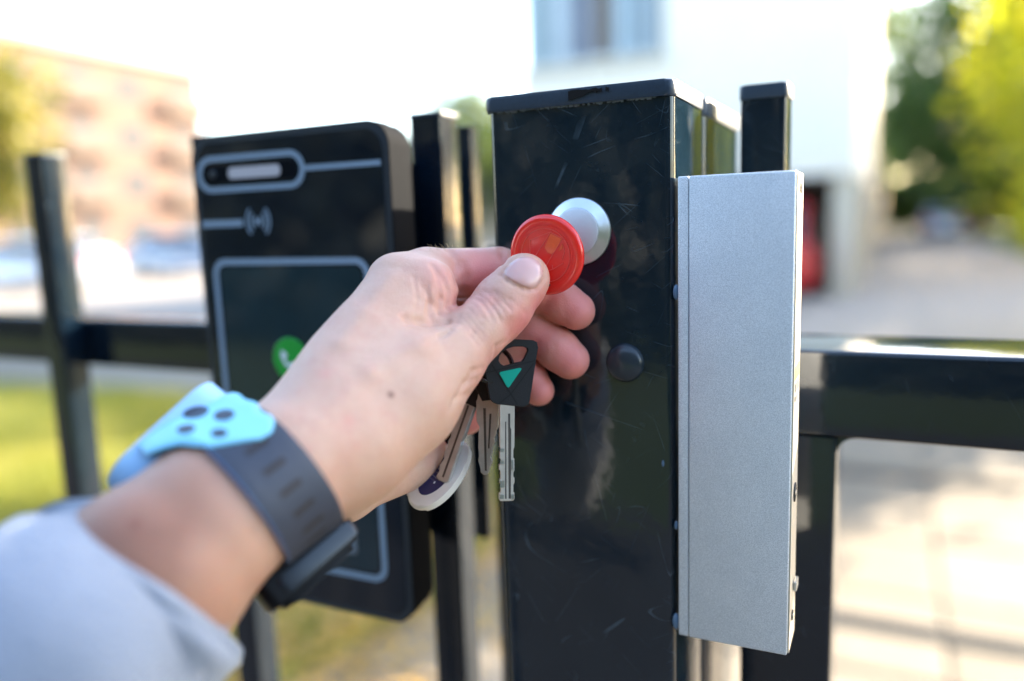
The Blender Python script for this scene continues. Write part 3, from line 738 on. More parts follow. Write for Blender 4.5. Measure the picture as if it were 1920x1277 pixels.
# maglock housing ----------------------------------------------------
AL = empty('silver_lock_housing', (-.068 * S, YS(.40), H - .1), label='tall silver aluminium lock housing beside the black gate post', cat='lock')
ax0, ax1, axs = -.0963 * S, -.0406 * S, -.0908 * S
az0, az1 = Z(-.2240), Z(.0192)
ay = YS(.398)
o = box('side_flange', (ax0, ay + .0004, az0), (axs - .00018, ay + .025, az1), M['alu'], AL, .0006, 2); flatten_shade(o, 50)
o = box('housing', (axs + .00018, ay, az0), (ax1, ay + .0262, az1), M['alu'], AL, .0007, 2); flatten_shade(o, 50)
o = box('magnet_plate', (ax1 + .0001, ay + .0016, az0 + .0008), (ax1 + .0007, ay + .0250, az1 - .0008), M['aluside'], AL)
xx = ax1 + .0008
for fz, rr_ in ((.030, .0030), (.66, .0046), (.935, .0026)):
    zc = az1 + (az0 - az1) * fz
    bm = bmesh.new(); lathe(bm, [(rr_, -.0002), (rr_, .0004), (rr_ * .8, .0005), (0, .0004)], lambda u, v, t: (xx + t, ay + .013 + u, zc + v), 24)
    s_ = put('screw', bm, M['iron'], AL, True)
    bm = bmesh.new(); box_bm(bm, (xx + .0004, ay + .013 - rr_ * .5, zc - rr_ * .12), (xx + .0007, ay + .013 + rr_ * .5, zc + rr_ * .12)); 
    put('screw_slot', bm, M['nickel'], AL)
z = lambda f: az1 + (az0 - az1) * f
box('paper_label', (xx - .00005, ay + .004, z(.38)), (xx + .0001, ay + .022, z(.20)), M['sticker'], AL)
bm = bmesh.new()
for k in range(22): box_bm(bm, (xx + .00005, ay + .006, z(.21 + k * .0042)), (xx + .0002, ay + .020, z(.21 + k * .0042 + .0022 * rnd.uniform(.5, 1))))
put('barcode', bm, M['ink'], AL, kind='stuff')
box('yellow_sticker', (xx - .00005, ay + .004, z(.415)), (xx + .0001, ay + .022, z(.385)), M['yellow'], AL)
bm = bmesh.new(); box_bm(bm, (xx, ay + .005, z(.44)), (xx + .0002, ay + .020, z(.422))); box_bm(bm, (xx, ay + .005, z(.46)), (xx + .0002, ay + .016, z(.448))); put('printed_marks', bm, M['ink'], AL)
box('cable_clip', (xx, ay + .015, z(.885)), (xx + .0016, ay + .023, z(.865)), M['nickel'], AL, .0004)

# gate leaf ------------------------------------------------------------
GT = empty('black_gate', (.4, YS(.53), 0), label='black steel gate leaf right of the post with flat top rail and rounded opening corner', cat='gate')
gy0, gy1 = YS(.5), YS(.572)
vprism('stile', -.0805 * S, -.0250 * S, gy0, gy1, Z(-1.5), Z(-.1356), M['fence'], GT, .003)
xr0, xr1, zr0, zr1 = -.0245 * S, 1.30, Z(-.1352), Z(-.0822)
flatten_shade(put('top_rail', prism(outline_rr(gy0, zr0, gy1, zr1, .003, 5), lambda u, v, t: (t, u, v), -.0805 * S, xr1), M['fence'], GT), 40)
flatten_shade(put('bottom_rail', prism(outline_rr(gy0, Z(-1.5), gy1, Z(-1.45), .003, 5), lambda u, v, t: (t, u, v), xr0, xr1), M['fence'], GT), 40)
# weld fillet in the opening corner
r_ = .009; P = [(xr0, zr0), (xr0 + r_, zr0)] + [(xr0 + r_ - r_ * math.sin(a), zr0 - r_ + r_ * math.cos(a)) for a in (math.radians(k * 11.25) for k in range(0, 9))]
put('corner_weld', prism(P[:2] + P[3:], lambda u, v, t: (u, t, v), gy0 + .002, gy1 - .002), M['fence'], GT)
vprism('picket', -.0834 * S, -.0570 * S, YS(.5), YS(.5265), Z(-.0820), Z(.0665), M['fence'], GT, .0022)
vprism('picket_cap', -.0842 * S, -.0562 * S, YS(.4992), YS(.5273), Z(.0667), Z(.0748), M['cap'], GT, .0032, .001)
for xc in (.60, .86, 1.12):
    vprism('picket', xc * S, (xc + .0265) * S, YS(.5), YS(.5265), Z(-.0820), Z(.0665), M['fence'], GT, .0022)
    vprism('picket_cap', (xc - .0008) * S, (xc + .0273) * S, YS(.4992), YS(.5273), Z(.0667), Z(.0748), M['cap'], GT, .0032, .001)

# ------------------------------------------------------------------ intercom / card reader
dy = YS(.42)
DV = empty('access_terminal', (-.36 * S, dy, H - .1), label='tall black glass door entry terminal with pale line symbols and green call button', cat='terminal')
DX0, DX1, DZ0, DZ1 = -.4441 * S, -.2795 * S, Z(-.2665), Z(.0650)
pf = lambda u, v, t: (u, dy + t, v)
rad = .0165 * S
bm = prism(outline_rr(DX0, DZ0, DX1, DZ1, rad, 12), pf, .0, .0125, .0026, 3); flatten_shade(put('front_housing', bm, M['devbody'], DV), 50)
bm = prism(outline_rr(DX0 + .0006, DZ0 + .0006, DX1 - .0006, DZ1 - .0006, rad, 12), pf, -.0004, .0015, .0008, 2); flatten_shade(put('front_rim', bm, M['devrim'], DV), 50)
bm = prism(outline_rr(DX0 + .0008, DZ0 + .0008, DX1 - .0008, DZ1 - .0008, rad, 12), pf, .0128, .0235, .0022, 3); flatten_shade(put('rear_housing', bm, M['devbody'], DV), 50)
box('mounting_bracket', (DX0 + .03, dy + .0237, DZ0 + .03), (DX1 - .03, YS(.4995), DZ1 - .02), M['devbody'], DV)
i_ = .0048
bm = prism(outline_rr(DX0 + i_, DZ0 + i_, DX1 - i_, DZ1 - i_, rad - i_ * .7, 12), pf, -.0008, .002, .0006, 2); flatten_shade(put('glass_front', bm, M['glass'], DV), 50)
dv = lambda px, py: (lambda q: (q.x, q.z))(onY(px, py, dy - .0009))
def dstroke(name, pts, w, mat=M['print'], closed=False): return put(name, stroke(pts, w, pf, -.0011, -.0007, closed), mat, DV)
def rrpts(px0, py0, px1, py1, r, n=8):
    a = dv(px0, py0); b = dv(px1, py1); return outline_rr(min(a[0], b[0]), min(a[1], b[1]), max(a[0], b[0]), max(a[1], b[1]), r, n)
# slot outline
a = dv(374, 327); b = dv(567, 318); zc = (a[1] + b[1]) / 2; hh = .0105 * S
so_ = outline_rr(a[0], zc - hh, b[0], zc + hh, hh * .999, 10)
dstroke('slot_outline', so_, .0038 * S, closed=True)
put('slot_glass', prism(outline_rr(a[0] + .0045, zc - hh * .55, b[0] - .0045, zc + hh * .55, hh * .5, 8), pf, -.0012, -.0007), M['devbody'], DV)
put('led_window', prism(outline_rr(a[0] + (b[0] - a[0]) * .30, zc - hh * .36, a[0] + (b[0] - a[0]) * .80, zc + hh * .36, hh * .3, 8), pf, -.0015, -.0011), M['led'], DV)
bm = bmesh.new(); lathe(bm, [(.0026, 0), (.0026, .0005), (.0018, .0007), (0, .0004)], lambda u, v, t: (a[0] + .012 + u, dy - .0011 - t, zc + v), 20); put('camera_lens', bm, M['devrim'], DV, True)
p1 = dv(572, 317); p2 = dv(712, 308); zz = zc
dstroke('printed_line', [(b[0] + .0022, zc), (DX1 - i_ - .001, zc)], .0034 * S)
p1 = dv(369, 418); p2 = dv(455, 418)
dstroke('printed_line', [(DX0 + i_ + .0005, p2[1]), (p2[0], p2[1])], .0046 * S)
# contactless symbol
sc_ = dv(484, 415)
for side in (-1, 1):
    for rr_ in (.0035, .0068, .0101):
        rr_ *= S
        pts = [(sc_[0] + side * (rr_ * math.cos(t) - (.0 if rr_ > .004 else .0005)), sc_[1] + rr_ * 1.12 * math.sin(t)) for t in (math.radians(k) for k in range(-48, 49, 12))]
        dstroke('contactless_arc', pts, .0013 * S)
bm = bmesh.new(); lathe(bm, [(.0016, 0), (.0016, .0004), (0, .0005)], lambda u, v, t: (sc_[0] + u, dy - .0008 - t, sc_[1] + v), 16); put('contactless_dot', bm, M['print'], DV)
# screen and frame
tl = dv(403, 490); tr = dv(687, 490); br = dv(719, 1088)
fr = outline_rr(tl[0], br[1], tr[0], (tl[1] + tr[1]) / 2, .0085, 10)
dstroke('screen_frame', fr, .0043 * S, closed=True)
put('screen', prism(outline_rr(tl[0] + .004, br[1] + .004, tr[0] - .004, tl[1] - .004, .005, 8), pf, -.00105, -.0007), M['screen'], DV)
cb = dv(546, 673)
gb = put('call_button', (lambda bm: (lathe(bm, [(.0150 * S, 0), (.0150 * S, .0006), (.0145 * S, .0008), (0, .0008)], lambda u, v, t: (cb[0] + u, dy - .0011 - t, cb[1] + v), 40), bm)[1])(bmesh.new()), M['green'], DV)
hs = []
for k in range(15):
    t_ = math.radians(150 + k * 150 / 14); hs.append((cb[0] + .001 + .0072 * S * math.cos(t_), cb[1] + .0015 + .0072 * S * math.sin(t_)))
ww = [(.0034 if (i < 4 or i > 10) else .0017) * S for i in range(15)]
A_ = []; B_ = []
for i, p in enumerate(hs):
    d_ = Vector((p[0] - cb[0] - .001, p[1] - cb[1] - .0015)).normalized(); A_.append((p[0] + d_.x * ww[i] / 2, p[1] + d_.y * ww[i] / 2)); B_.append((p[0] - d_.x * ww[i], p[1] - d_.y * ww[i]))
put('handset_symbol', prism(A_ + B_[::-1], pf, -.0022, -.0018), M['printw'], DV)
ic = dv(655, 1020)
put('round_key', prism(outline_rr(ic[0] - .0066, ic[1] - .0066, ic[0] + .0066, ic[1] + .0066, .0035, 6), pf, -.0014, -.0010), simple('grey_key', (.10, .12, .14), .5), DV)
dstroke('key_symbol', [(ic[0] + .0042 * math.cos(t), ic[1] + .0042 * math.sin(t)) for t in (k * math.pi / 9 for k in range(18))], .0011, M['print'], True)
dstroke('key_symbol', [(ic[0] - .002, ic[1] + .001), (ic[0] - .0002, ic[1] - .0015), (ic[0] + .0028, ic[1] + .0022)], .0011, M['print'])
bpy.data.objects['key_symbol'].location.y -= .0004
bpy.data.objects['key_symbol.001'].location.y -= .0004
# ================================================================== PERSON (arm and hand)
import openvdb
VS = 0.00072
lo = np.array((-.235, -.075, .225)) ; hi = np.array((.060, .225, .440))
dims = np.ceil((hi - lo) / VS).astype(int)
gx, gy, gz = [lo[i] + VS * np.arange(dims[i]) for i in range(3)]
def field(): return np.full(dims, .05, np.float32)
def smin(a, b, k):
    if k <= 1e-6: return np.minimum(a, b)
    h = np.clip(.5 + .5 * (b - a) / k, 0, 1); return b * (1 - h) + a * h - k * h * (1 - h)
def capsule(Fd, A, B, k=.004, flat=None):
    """A,B = (px,py,depth,r_px); union a tapered limb into the field"""
    a = cam(*A[:3]); b = cam(*B[:3]); ra = A[3] * A[2] * S / F; rb = B[3] * B[2] * S / F
    m = max(ra, rb) + k + .006
    l = np.floor((np.minimum(a, b) - m - lo) / VS).astype(int).clip(0); h = np.ceil((np.maximum(a, b) + m - lo) / VS).astype(int)
    h = np.minimum(h, dims)
    if (h <= l).any(): return
    X = gx[l[0]:h[0], None, None] - a[0]; Y = gy[None, l[1]:h[1], None] - a[1]; Zz = gz[None, None, l[2]:h[2]] - a[2]
    ba = b - a; L2 = max(ba @ ba, 1e-12)
    t = np.clip((X * ba[0] + Y * ba[1] + Zz * ba[2]) / L2, 0, 1)
    d = np.sqrt((X - t * ba[0]) ** 2 + (Y - t * ba[1]) ** 2 + (Zz - t * ba[2]) ** 2) - (ra + (rb - ra) * t)
    sl = tuple(slice(l[i], h[i]) for i in range(3)); Fd[sl] = smin(Fd[sl], d.astype(np.float32), k)
def chain(Fd, pts, k=.004):
    for a, b in zip(pts, pts[1:]): capsule(Fd, a, b, k)

core = field()
# forearm and wrist, oval: two parallel limbs
chain(core, [(40, 1330, .262, 200), (278, 1085, .292, 172), (400, 972, .309, 142), (500, 905, .322, 122), (575, 855, .333, 108)], .006)
chain(core, [(60, 1330, .275, 185), (290, 1080, .305, 165), (410, 962, .325, 135), (520, 885, .342, 118), (600, 820, .355, 100)], .006)
# metacarpals, back of the hand
chain(core, [(575, 845, .334, 104), (655, 690, .362, 78), (742, 535, .392, 54)], .010)
chain(core, [(585, 840, .345, 100), (680, 700, .385, 82), (742, 585, .418, 60)], .010)
chain(core, [(600, 850, .355, 95), (690, 740, .40, 84), (745, 655, .432, 58)], .010)
chain(core, [(600, 870, .360, 90), (680, 800, .40, 78), (735, 735, .438, 56)], .010)
# thumb ray: thenar, metacarpal
chain(core, [(575, 868, .335, 98), (668, 822, .348, 104), (762, 748, .362, 92), (838, 678, .3745, 64)], .012)
chain(core, [(640, 760, .350, 95), (760, 690, .366, 74)], .012)
capsule(core, (610, 905, .352, 72), (680, 860, .362, 62), .010)
# web between thumb and index
chain(core, [(752, 590, .385, 60), (800, 545, .391, 60)], .010)
chain(core, [(700, 640, .372, 70), (790, 575, .388, 44)], .010)
# thumb phalanges
chain(core, [(838, 678, .3745, 64), (893, 623, .3835, 53)], .007)
chain(core, [(893, 623, .3835, 53), (944, 573, .3915, 52.5), (978, 529, .3940, 46.5), (985, 520, .3945, 42.5)], .005)
capsule(core, (925, 600, .3925, 50), (940, 565, .3935, 48), .004)
fing = field()
f1 = field(); chain(f1, [(745, 528, .395, 52), (800, 514, .406, 48), (935, 511, .425, 46)], .003); chain(f1, [(935, 511, .425, 45), (975, 528, .4245, 36), (1012, 545, .4175, 30)], .003)
f2 = field(); chain(f2, [(742, 590, .422, 52), (900, 600, .436, 44), (1005, 546, .424, 38), (1055, 568, .4205, 37.5), (1080, 583, .4190, 36)], .003)
f3 = field(); chain(f3, [(735, 660, .432, 52), (890, 690, .442, 44), (1000, 620, .430, 38), (1045, 655, .4255, 38.5), (1069, 675, .4240, 36.5)], .003)
f4 = field(); chain(f4, [(735, 735, .438, 48), (872, 776, .447, 37), (962, 672, .437, 31), (992, 708, .4325, 31.5), (1010, 732, .4310, 29.5)], .003)
for f in (f1, f2, f3, f4): fing = smin(fing, f, .0012)
D = smin(core, fing, .0045)
del core, fing, f1, f2, f3, f4
# hypothenar heel of the palm
capsule(D, (600, 905, .372, 62), (648, 930, .388, 40), .010)
capsule(D, (648, 930, .388, 40), (800, 860, .43, 46), .010)
def crease(A, B, amp, w, d=None):
    """groove (amp>0) or ridge (amp<0) along a segment on the surface seen from the lens"""
    a = cam(*A); b = cam(*B); m = w * 3
    l = np.floor((np.minimum(a, b) - m - lo) / VS).astype(int).clip(0); h = np.minimum(np.ceil((np.maximum(a, b) + m - lo) / VS).astype(int), dims)
    if (h <= l).any(): return
    X = gx[l[0]:h[0], None, None] - a[0]; Y = gy[None, l[1]:h[1], None] - a[1]; Zz = gz[None, None, l[2]:h[2]] - a[2]
    ba = b - a; L2 = max(ba @ ba, 1e-12); t = np.clip((X * ba[0] + Y * ba[1] + Zz * ba[2]) / L2, 0, 1)
    q = (X - t * ba[0]) ** 2 + (Y - t * ba[1]) ** 2 + (Zz - t * ba[2]) ** 2
    sl = tuple(slice(l[i], h[i]) for i in range(3)); D[sl] += (amp * np.exp(-q / (w * w))).astype(np.float32)
def surf_d(px, py, guess=.36):
    """depth of the skin along the ray, from the field"""
    for d in np.arange(.24, .46, .0006):
        p = cam(px, py, d); i = np.round((p - lo) / VS).astype(int)
        if (i < 0).any() or (i >= dims).any(): continue
        if D[tuple(i)] < 0: return d
    return guess
def gro(pts, amp, w):
    ds = [surf_d(*p) for p in pts]
    for (a, da), (b, db) in zip(zip(pts, ds), list(zip(pts, ds))[1:]): crease((a[0], a[1], da), (b[0], b[1], db), amp, w)
gro([(765, 600), (790, 604), (815, 605), (836, 604)], .0030, .0022)           # fold under the web
gro([(868, 494), (872, 520), (869, 548), (860, 572)], .0016, .0022)  # end of the web bulge
gro([(845, 472), (858, 500), (858, 530)], .0015, .0024)
gro([(826, 515), (840, 545), (840, 578)], .0013, .0014)
gro([(812, 497), (824, 530), (826, 560), (822, 588)], .0013, .0013)
gro([(797, 540), (805, 568), (804, 594)], .0010, .0013)
gro([(942, 466), (943, 480), (941, 494)], .0014, .0016)            # index joint
for k, (a, b) in enumerate((((905, 545), (945, 588)), ((899, 553), (938, 600)), ((893, 560), (925, 603)), ((915, 545), (958, 582)))):
    gro([a, ((a[0] + b[0]) / 2 + 4, (a[1] + b[1]) / 2 - 2), b], .0007, .0010)
gro([(940, 590), (958, 588)], -.0008, .0030)
for k in range(5):
    gro([(887 - k * 7, 570 + k * 9), (905 - k * 6, 596 + k * 9), (920 - k * 6, 612 + k * 9)], .00035, .0010)
gro([(905, 530), (930, 548), (955, 562), (985, 588)], .0004, .0010)
for k in range(4):
    gro([(835 + k * 9, 610 - k * 6), (822 + k * 8, 632 - k * 3), (800 + k * 8, 645)], .0005, .0011)
    gro([(776 + k * 13, 520 + k * 6), (782 + k * 11, 560 + k * 5), (779 + k * 9, 588)], .0005, .0011)
for a_, b_ in (((948, 642), (925, 672)), ((905, 690), (880, 716)), ((893, 712), (862, 742)), ((878, 738), (842, 770))):
    gro([a_, ((a_[0] + b_[0]) / 2 - 8, (a_[1] + b_[1]) / 2 - 8), b_], .0006, .0011)
NB = [(940, 516), (946, 503), (955, 492), (965, 484), (977, 479)]
NB2 = [(1020, 498), (1022, 510), (1021, 522), (1014, 533), (1004, 542), (990, 544), (976, 540), (962, 533), (950, 526), (940, 516)]
gro(NB, .0007, .0009); gro(NB2, .0009, .0009)
for P_ in (((1068, 540), (1056, 562), (1060, 590)), ((1058, 625), (1040, 650), (1034, 676)), ((1012, 560), (1004, 578), (1006, 594))): gro(list(P_), .00022, .0012)
gro([(700, 700), (790, 650), (850, 622)], -.0010, .0050)          # thumb tendon
gro([(600, 790), (690, 705)], -.0006, .0045)
gro([(640, 640), (735, 520)], -.0008, .0045)
gro([(735, 690), (800, 668)], .0004, .0050)
gro([(862, 735), (882, 700)], .0004, .0016); gro([(848, 752), (868, 716)], .0003, .0014)
gro([(928, 660), (955, 622)], .0003, .0016)
gro([(1013, 588), (1032, 596)], .0005, .0014); gro([(1008, 640), (1000, 655)], .0005, .0014)
gro([(600, 700), (690, 560)], .0003, .0070)
gro([(525, 800), (560, 850), (600, 905)], .0004, .0040)

g = openvdb.FloatGrid(.05); g.copyFromArray(np.ascontiguousarray(np.clip(D, -.006, .006)), tolerance=0)
g.transform = openvdb.createLinearTransform(VS)
pts, quads = g.convertToQuads() if hasattr(g, 'convertToQuads') else g.convertToPolygons(isovalue=0.0)[:2]
pts = np.array(pts) + lo
if len(quads) == 0: raise RuntimeError('no hand')
quads = np.array(quads)
# light smoothing of the surface
def relax(P, Q, it=2, lam=.5):
    n = len(P)
    E = np.concatenate([Q[:, [0, 1]], Q[:, [1, 2]], Q[:, [2, 3]], Q[:, [3, 0]]])
    for _ in range(it):
        s_ = np.zeros_like(P); c_ = np.zeros(n)
        np.add.at(s_, E[:, 0], P[E[:, 1]]); np.add.at(s_, E[:, 1], P[E[:, 0]]); np.add.at(c_, E[:, 0], 1); np.add.at(c_, E[:, 1], 1)
        P = P + lam * (s_ / np.maximum(c_, 1)[:, None] - P)
    return P
pts = relax(pts, quads, 2, .5)
# tints: skin flush, moles and painted forearm shade
def near(px, py, d, r): # gaussian around a point
    c = cam(px, py, d); return np.exp(-((pts - c) ** 2).sum(1) / (r * r))
pink = np.zeros(len(pts)); arm_shade = np.zeros(len(pts)); molec = np.zeros(len(pts))
for a in ((1080, 585, .41, .020), (1070, 678, .415, .020), (1012, 732, .422, .018), (1030, 560, .412, .016), (1010, 640, .42, .016), (985, 700, .425, .014), (900, 700, .39, .018), (880, 780, .44, .018), (980, 610, .385, .012), (1015, 575, .388, .010), (905, 520, .41, .018)):
    pink = np.maximum(pink, near(*a) * 1.0)
for a in ((948, 588, .378, .0045), (850, 560, .385, .014), (870, 585, .40, .014), (910, 570, .38, .010), (830, 520, .38, .012)):
    pink = np.maximum(pink, near(*a) * .45)
arm_shade = np.clip((-(pts[:, 0]) - .075) / .030, 0, 1) * np.clip((pts[:, 1] - .022) / .038, 0, 1) * .97  # shade of the lower forearm painted into the skin tint
for px, py, r in ((733, 740, .0011), (253, 983, .0020)):
    d0 = surf_d(px, py); molec = np.maximum(molec, np.clip(near(px, py, d0, r) * 1.4, 0, 1) * (.85 if r < .002 else .45))
for px, py in ((655, 790), (540, 860), (610, 700)): pink = np.maximum(pink, near(px, py, surf_d(px, py), .003) * .25)
# closed cut ends are hidden inside the sleeve
PN = empty('person', tuple(W(480, 900, .33)), label='left hand and forearm in a grey fleece sleeve holding a red fob to the reader', cat='person')
me = bpy.data.meshes.new('hand_and_forearm'); wp = c2w(pts) - np.array(tuple(PN.location))
me.from_pydata(wp.tolist(), [], quads.tolist()); me.materials.append(M['skin'])
bm = bmesh.new(); bm.from_mesh(me)
# keep only the biggest shell and orient it
bmesh.ops.recalc_face_normals(bm, faces=bm.faces[:]); bm.to_mesh(me); bm.free()
me.polygons.foreach_set('use_smooth', [True] * len(me.polygons))
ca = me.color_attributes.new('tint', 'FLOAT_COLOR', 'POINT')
ca.data.foreach_set('color', np.stack([pink, arm_shade, molec, np.ones(len(pts))], 1).astype(np.float32).ravel())
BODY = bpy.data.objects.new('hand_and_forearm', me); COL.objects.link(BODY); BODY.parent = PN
BV = BVHTree.FromPolygons([Vector(p) + PN.location for p in wp], quads.tolist())
CAMP = Vector((0, 0, H))
def onskin(px, py, off=0.0):
    r = Vector(ray(px, py)).normalized(); h = BV.ray_cast(CAMP, r)
    return h[0] - r * off if h[0] is not None else None

# thumb nail: curved plate laid on the thumb
NO = [(943, 515), (948, 504), (957, 494), (966, 487), (977, 482), (988, 480.5), (999, 483), (1009, 489), (1016, 498), (1019, 508), (1018, 518), (1013, 529), (1006, 537), (999, 541), (989, 540), (978, 536), (966, 530), (954, 524)]
bm = bmesh.new(); rings = []; cn = (984, 512)
base_n = None
ringsteps = [1.0, .97, .90, .78, .6, .4, .2]
for k, s_ in enumerate(ringsteps):
    row = []
    for (x, y) in NO:
        px, py = cn[0] + (x - cn[0]) * s_, cn[1] + (y - cn[1]) * s_
        p = onskin(px, py, -.00012 if k == 0 else (.00028 if k == 1 else .00045)) or onskin(*cn)
        row.append(bm.verts.new(p))
    rings.append(row)
for a, b in zip(rings, rings[1:]):
    for i in range(len(NO)): j = (i + 1) % len(NO); bm.faces.new((a[i], a[j], b[j], b[i]))
c0 = bm.verts.new(onskin(cn[0], cn[1], .00045))
for i in range(len(NO)): bm.faces.new((rings[-1][i], rings[-1][(i + 1) % len(NO)], c0))
bmesh.ops.recalc_face_normals(bm, faces=bm.faces[:])
bm.transform(Matrix.Translation(-PN.location))
me = bpy.data.meshes.new('thumb_nail'); bm.to_mesh(me); bm.free(); me.materials.append(M['nail']); me.polygons.foreach_set('use_smooth', [True] * len(me.polygons))
lun = me.color_attributes.new('lun', 'FLOAT_COLOR', 'POINT'); vals = []
Bp = W(972, 541, .38) - PN.location
fr_ = (W(944, 516, .385) - PN.location, W(1004, 541, .385) - PN.location)
for v in me.vertices:
    ba = fr_[1] - fr_[0]; t = max(0, min(1, (v.co - fr_[0]).dot(ba) / ba.dot(ba))); d = (v.co - fr_[0] - ba * t).length
    q = max(0, min(1, (.0036 - d) / .0025)) * .8; vals += [q, q, q, 1]
lun.data.foreach_set('color', vals)
nl = bpy.data.objects.new('thumb_nail', me); COL.objects.link(nl); nl.parent = BODY
# few fine hairs on the knuckle
bm = bmesh.new()
for q in range(26):
    px = rnd.uniform(800, 862); py0 = 466 + rnd.uniform(-1, 7); p = onskin(px, py0)
    if p is None: continue
    d_ = c2w(np.array((rnd.uniform(-.7, .2), -1, rnd.uniform(-.3, .1)))) - np.array((0, 0, H)); d_ = Vector(d_).normalized() * rnd.uniform(.0012, .0030)
    tube(bm, [p, p + d_ * .6, p + d_ + Vector((-.0004, 0, 0))], .00004, 3)
bm.transform(Matrix.Translation(-PN.location)); me = bpy.data.meshes.new('fine_hairs'); bm.to_mesh(me); bm.free(); me.materials.append(simple('blond_hair', (.5, .36, .2), .4))
o = bpy.data.objects.new('fine_hairs', me); COL.objects.link(o); o.parent = BODY; o['kind'] = 'stuff'

# sleeve: cuff round the forearm, on to the elbow and shoulder ----------
def sleeve():
    ctr = [np.array(c) for c in (cam(262, 1108, .297), cam(232, 1142, .293), cam(170, 1195, .286), cam(60, 1300, .272), (-.235, .215, .185), (-.32, .28, .12), (-.42, .30, .04), (-.50, .28, -.05), (-.56, .25, -.14))]
    rad_ = [.0415, .0430, .0440, .0465, .050, .053, .056, .062, .070]
    # dense path
    P = []; Rr = []
    for i in range(len(ctr) - 1):
        p0 = ctr[max(i - 1, 0)]; p1 = ctr[i]; p2 = ctr[i + 1]; p3 = ctr[min(i + 2, len(ctr) - 1)]
        for t in np.linspace(0, 1, 14, endpoint=False):
            P.append(.5 * ((2 * p1) + (-p0 + p2) * t + (2 * p0 - 5 * p1 + 4 * p2 - p3) * t * t + (-p0 + 3 * p1 - 3 * p2 + p3) * t ** 3)); Rr.append(rad_[i] + (rad_[i + 1] - rad_[i]) * t)
    P = np.array(P); n = 96; rows = []
    tz = nrm(P[6] - P[0])
    for i, (p, r) in enumerate(zip(P, Rr)):
        d = nrm(P[min(i + 1, len(P) - 1)] - P[max(i - 1, 0)]) if i else nrm(P[3] - P[0])
        s_ = nrm(np.cross(d, (0, 0, 1.0))); t_ = np.cross(s_, d); row = []
        for k in range(n):
            a = 2 * math.pi * k / n
            fold = .0007 * math.sin(3 * a + i * .18) + .0006 * math.sin(5 * a - i * .33 + 1) + .0020 * math.sin(i * .42 + 2 * math.sin(a)) * min(1, i / 16)
            q = r + fold + SL_OFF
            row.append(p + (s_ * math.cos(a) + t_ * math.sin(a)) * q)
        rows.append(np.array(row))
    return np.array(rows)
SL_OFF = 0.0
rows = sleeve()
bm = bmesh.new(); n = rows.shape[1]
def addring(r): return [bm.verts.new(tuple(p)) for p in c2w(r)]
inner = []
cen = rows[0].mean(0); 
out = [addring(r) for r in rows]
# rounded hem turning inwards
hem = []
axis = nrm(rows[0].mean(0) - rows[6].mean(0))
for k, (io, ax_) in enumerate(((.0003, .0016), (.0016, .0032), (.0036, .0036), (.0056, .0026), (.0064, .0), (.0066, -.012))):
    c_ = rows[0].mean(0); dr = rows[0] - c_; rl = np.linalg.norm(dr, axis=1)[:, None]
    hem.append(addring(c_ + dr * (rl - io) / rl + axis * ax_))
for a, b in list(zip(out, out[1:])) + [(hem[0], out[0])] + list(zip(hem[1:], hem)):
    for k in range(n): j = (k + 1) % n; bm.faces.new((a[k], a[j], b[j], b[k]))
bm.faces.new(out[-1])
bmesh.ops.recalc_face_normals(bm, faces=bm.faces[:])
SLV = put('fleece_sleeve', bm, M['fleece'], PN, True)

# ------------------------------------------------------------------ smart watch
Cc = cam(500, 925, .335)
aw = nrm(cam(575, 862, .3385) - cam(452, 958, .322))
WT = empty('smartwatch', tuple(c2w(Cc)), label='light blue smartwatch on a dark perforated strap around the wrist', cat='watch')
enear = nrm(-Cc + aw * Cc.dot(aw)); edors = nrm(np.cross(aw, enear))
if edors[0] > 0: edors = -edors           # dorsal side points up-left in the picture
def wdir(phi): return enear * math.cos(phi) + edors * math.sin(phi)     # 0 faces the lens, +90 dorsal, -90 palm side
NPH = 144; wid_ = np.linspace(-.5, .5, 9) * .0245
rad_ = np.zeros((NPH, len(wid_)))
for i in range(NPH):
    ph = 2 * math.pi * i / NPH
    for j, w_ in enumerate(wid_):
        o_ = Cc + aw * w_ ; far = o_ + wdir(ph) * .08
        a_ = Vector(c2w(far)); b_ = Vector(c2w(o_)); h = BV.ray_cast(a_, (b_ - a_).normalized(), .08)
        rad_[i, j] = (.08 - h[3]) if h[0] is not None else .028
for _ in range(6): rad_ = (np.roll(rad_, 1, 0) + rad_ * 2 + np.roll(rad_, -1, 0)) / 4
fit = np.stack([np.polyval(np.polyfit(wid_, r, 1), wid_) for r in rad_])
fit = np.maximum(fit, rad_) + .0006
def ringpt(ph, w_, off):
    i = (ph / (2 * math.pi) * NPH) % NPH; i0 = int(i) % NPH; f_ = i - int(i); i1 = (i0 + 1) % NPH
    r = np.interp(w_, wid_, fit[i0]) * (1 - f_) + np.interp(w_, wid_, fit[i1]) * f_
    return Cc + aw * w_ + wdir(ph) * (r + off)
TH = .0024
